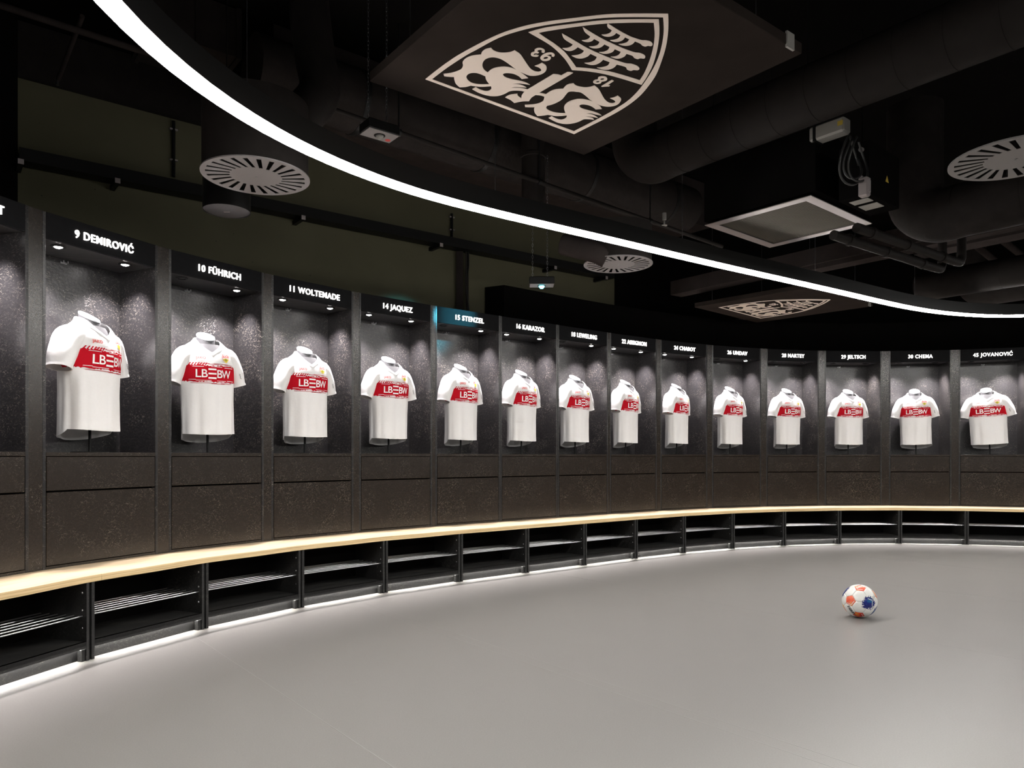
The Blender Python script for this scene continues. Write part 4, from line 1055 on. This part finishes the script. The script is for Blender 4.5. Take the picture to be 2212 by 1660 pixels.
# pendant loudspeaker under the left diffuser
pc = at(490, 457, 5.0)
sk = empty('pendant_speaker', pc); tag(sk, 'black cylindrical pendant loudspeaker behind the left air diffuser', 'loudspeaker')
rr = 98*5.0/F/2
bm = bmesh.new(); lathe(bm, [(rr*.97, .004), (rr, .0), (rr, .27), (rr*.9, .30), (0, .30), (0, .01), (rr*.97, .01)], 40); obj('housing', auto_smooth(fin(bm, 'speaker_housing', M['black_metal'])), None, sk)
bm = bmesh.new(); lathe(bm, [(0, -.002), (rr*.9, .001), (rr*.97, .006)], 40); obj('grille', auto_smooth(fin(bm, 'speaker_grille', simple('speaker_grille', (.05, .047, .05), .5, noise=.5, nscale=300))), None, sk)
bm = bmesh.new(); bar_between(bm, Vector((-.02, 0, -.004)), Vector((.02, 0, -.004)), .012, .002); obj('badge', fin(bm, 'speaker_badge', M['alu']), None, sk)
obj('cable', tubeme('cable', [(0, 0, .3), (0, 0, 1.6)], .004, M['black_metal'], 6), None, sk)
# emergency luminaires on chains
def emergency(px, py, d, label, lit, rz):
    c = at(px, py, d); e = empty('emergency_light', c, rz); tag(e, label, 'emergency light', 'emergency lights on chains')
    bm = bmesh.new(); box(bm, -.11, .11, -.07, .07, 0, .065, 0, .006); obj('housing', fin(bm, 'emergency_housing', M['black_metal']), None, e)
    bm = bmesh.new(); box(bm, -.105, .105, -.066, .066, -.003, .001); obj('face_plate', fin(bm, 'emergency_face', M['diff']), None, e)
    bm = bmesh.new(); lathe(bm, [(0, -.030), (.014, -.027), (.024, -.014), (.026, -.003), (0, -.003)], 16); obj('lens', fin(bm, 'emergency_lens', M['cyan'] if lit else M['white'], True), None, e)
    bm = bmesh.new(); lathe(bm, [(.02, -.0032), (.036, -.0032), (.036, -.005), (.02, -.005)], 24); obj('reflector', fin(bm, 'reflector', M['duct'], True), None, e)
    bm = bmesh.new(); lathe(bm, [(0, -.0045), (.018, -.0045), (.018, -.003), (0, -.003)], 16); obj('marker', fin(bm, 'marker', M['redprint'] if not lit else M['white']), None, e, (.075, .03, 0))
    cm = chain_mesh(1.1)
    for s_ in (-.08, .05): obj('chain', cm, None, e, (s_, 0, .07))
    return e, c
emergency(820, 292, 4.75, 'grey emergency light with red dot hung on chains below the duct', False, math.radians(38))
e2, ec = emergency(1170, 617, 6.55, 'lit cyan emergency light hung on chains above the lockers', True, 0)
tgt = Vector((-.48, 6.99, 2.43))
ld = bpy.data.lights.new('emergency_beam', 'SPOT'); ld.energy = 260; ld.color = (.10, .75, 1.0); ld.spot_size = math.radians(32); ld.spot_blend = .9; ld.shadow_soft_size = .02
lo = bpy.data.objects.new('emergency_beam', ld); COL.objects.link(lo); lo.location = ec + Vector((-.02, 0, -.03)); lo.rotation_euler = (tgt - lo.location).to_track_quat('-Z', 'Y').to_euler()
# ceiling fan coil unit with filter
ZF = 2.85
fcorn = [atz(1525,487,ZF), atz(1665,535,ZF), atz(1882,481,ZF)]
fa = math.atan2((fcorn[1]-fcorn[0]).y, (fcorn[1]-fcorn[0]).x); fl_ = (fcorn[1]-fcorn[0]).length; fw_ = (fcorn[2]-fcorn[1]).length
fc = (fcorn[0]+fcorn[2])/2
fu = empty('fan_coil_unit', fc, fa); tag(fu, 'black ceiling fan coil box with pale framed filter grille underneath', 'fan coil')
x_, y_ = fl_/2, fw_/2
bm = bmesh.new(); box(bm, -x_+.02, x_-.02, -y_-.02, y_+.02, .03, .46, 0, .004); obj('casing', fin(bm, 'casing', M['black']), None, fu)
fb = .075
for q in ((-x_, x_, -y_, -y_+fb), (-x_, x_, y_-fb, y_), (-x_, -x_+fb, -y_+fb, y_-fb), (x_-fb, x_, -y_+fb, y_-fb)):
    bm = bmesh.new(); box(bm, q[0], q[1], q[2], q[3], -.006, .0, 0, .001); obj('frame_bar', fin(bm, 'frame_bar', M['alu']), None, fu)
bm = bmesh.new(); nw = 44
for k in range(nw+1):
    t = -x_+fb + (2*x_-2*fb)*k/nw; tube(bm, [(t, -y_+fb, .004), (t, y_-fb, .004)], .0018, 4, False)
    t = -y_+fb + (2*y_-2*fb)*k/nw; tube(bm, [(-x_+fb, t, .006), (x_-fb, t, .006)], .0018, 4, False)
g_ = obj('filter_grille', fin(bm, 'filter_grille', M['mesh']), None, fu); g_['kind'] = 'stuff'
bm = bmesh.new(); box(bm, -x_+fb, x_-fb, -y_+fb, y_-fb, .016, .03); obj('filter_pad', fin(bm, 'filter_pad', simple('filter_pad', (.035, .031, .027), .9, noise=.3, nscale=8)), None, fu)
for sx, sy in ((-1, -1), (1, -1), (1, 1), (-1, 1)):
    obj('hanger', tubeme('hanger', [(sx*(x_-.05), sy*(y_-.05), .46), (sx*(x_-.05), sy*(y_-.05), 1.45)], .006, M['black_metal'], 6), None, fu)
# control box, labels, coiled cables and isolator on the right of the unit
k0 = at(1848, 372, 4.75)
kb = empty('control_box', k0, fa); tag(kb, 'black control box with white labels and coiled cables above the fan coil', 'control box')
bm = bmesh.new(); box(bm, -.02, .42, -.10, .10, -.17, .17, 0, .004); obj('casing', fin(bm, 'control_casing', M['black']), None, kb)
for xx, ww in ((.04, .08), (.17, .11)):
    bm = bmesh.new(); box(bm, xx, xx+ww, -.06, .06, -.173, -.170); obj('label_plate', fin(bm, 'label_plate', M['white']), None, kb)
bm = bmesh.new(); v_ = [bm.verts.new(c) for c in ((.20, -.102, -.04), (.25, -.102, -.04), (.225, -.102, .005))]; bm.faces.new(v_); obj('warning_triangle', fin(bm, 'warning_triangle', M['brass']), None, kb)
for k, (r0, dx) in enumerate(((.15, -.16), (.12, -.17), (.135, -.14))):
    pts = [(dx + r0*math.cos(a_)*.8, -.04 - .02*k + .02*math.sin(2*a_), .02 + r0*math.sin(a_)) for a_ in [2*PI*q/16 + k for q in range(15)]]
    obj('cable', tubeme('cable', catmull(pts, 3), .007, simple('cable_black', (.02, .02, .02), .3), 8), None, kb)
bm = bmesh.new(); box(bm, -.10, -.05, -.12, -.06, -.20, -.08, 0, .008); box(bm, -.09, -.06, -.125, -.11, -.18, -.10, 0, .004); obj('isolator_switch', fin(bm, 'isolator', M['alu']), None, kb)
for zz in (.12, -.06, -.11):
    bm = bmesh.new(); lathe(bm, [(0, .02), (.014, .02), (.016, .0), (0, 0)], 12); obj('gland', fin(bm, 'gland', M['diff']), None, kb, (-.022, -.05, zz), (0, -PI/2, 0))
wb = at(1792, 283, 4.9)
wbx = empty('junction_box', wb, math.radians(-51)); tag(wbx, 'white plastic box strapped under the round spiral duct', 'junction box')
bm = bmesh.new(); box(bm, -.12, .12, -.05, .05, -.05, .05, 0, .012); obj('casing', fin(bm, 'junction_casing', M['white']), None, wbx)
bm = bmesh.new(); box(bm, -.09, -.07, -.052, .052, -.053, .06); obj('strap', fin(bm, 'strap', M['black_metal']), None, wbx)
bm = bmesh.new(); box(bm, .08, .115, -.0515, -.05, -.01, .02); obj('terminal_label', fin(bm, 'terminal_label', M['brass']), None, wbx)
# twin pipes with elbows to the right of the fan coil
for k, (pa, pb, lb) in enumerate((((1800, 508), (2030, 582), 'lower'), ((1850, 492), (2072, 568), 'upper'))):
    a_, b_ = at(*pa, 5.2), at(*pb, 6.0)
    pe = empty('chilled_pipe', a_); tag(pe, 'insulated black pipe with elbow right of the fan coil, the %s of the pair' % lb, 'pipe', 'pair of insulated pipes')
    d_ = b_-a_
    obj('pipe', tubeme('pipe', catmull([Vector((0, 0, 0)), d_*.5, d_*.95, d_ + Vector((.03, .03, .03)), d_ + Vector((.05, .05, .14)), d_ + Vector((.05, .05, .5))], 6), .034, M['duct'], 14), None, pe)
    for t in (.12, .45, .8): obj('clamp', tubeme('clamp', [d_*t, d_*(t+.02)], .042, M['duct'], 14), None, pe)
# large duct at the far right and beams
a_ = at(2075, 455, 5.6)
spiral_duct('round_duct', a_, a_ + V*2.6, .20, 'big black wrapped duct at the right edge below the right diffuser', [a_, a_ - V*.16, a_ - V*.30 + Vector((0, 0, .10)), a_ - V*.33 + Vector((0, 0, .30)), a_ - V*.33 + Vector((0, 0, .9))], 'wrap', 3)
a_ = at(1985, 622, 8.0)
spiral_duct('round_duct', a_, a_ + V*3.2, .15, 'long dark round duct low over the ring light at the right', None, 'duct', 6)
a_ = at(2150, 628, 8.8)
spiral_duct('round_duct', a_, a_ + V*2.4, .16, 'dark round duct end just above the ring light at the right edge', [a_, a_ - V*.12, a_ - V*.22 + Vector((0, 0, .06)), a_ - V*.26 + Vector((0, 0, .2)), a_ - V*.26 + Vector((0, 0, .7))], 'duct', 4)
for k, (pa, d_, l, w_, z_) in enumerate((((1460, 640), 8.9, 5.0, .20, 3.35), ((1745, 590), 7.6, 3.6, .18, 3.3), ((1985, 555), 6.9, 3.0, .22, 3.35))):
    p = at(pa[0], pa[1], d_)
    o = prism_uvz('trim_%d' % (3+k), p, l, w_, .16, 'soffit', V); tag(o, kind='structure')
for k, (px, y0_, y1_, d_) in enumerate(((2105, 528, 575, 7.6), (2160, 515, 560, 7.6))):
    a_, b_ = at(px, y0_, d_), at(px+60, y1_+2, d_+.55)
    o = tag(obj('ceiling_batten', tubeme('ceiling_batten', [Vector((0, 0, 0)), b_-a_], .035, M['soffit'], 8)), 'dark batten under the ceiling at the right, ' + ('the left one' if k == 0 else 'the right one'), 'batten', 'pair of ceiling battens'); o.location = a_
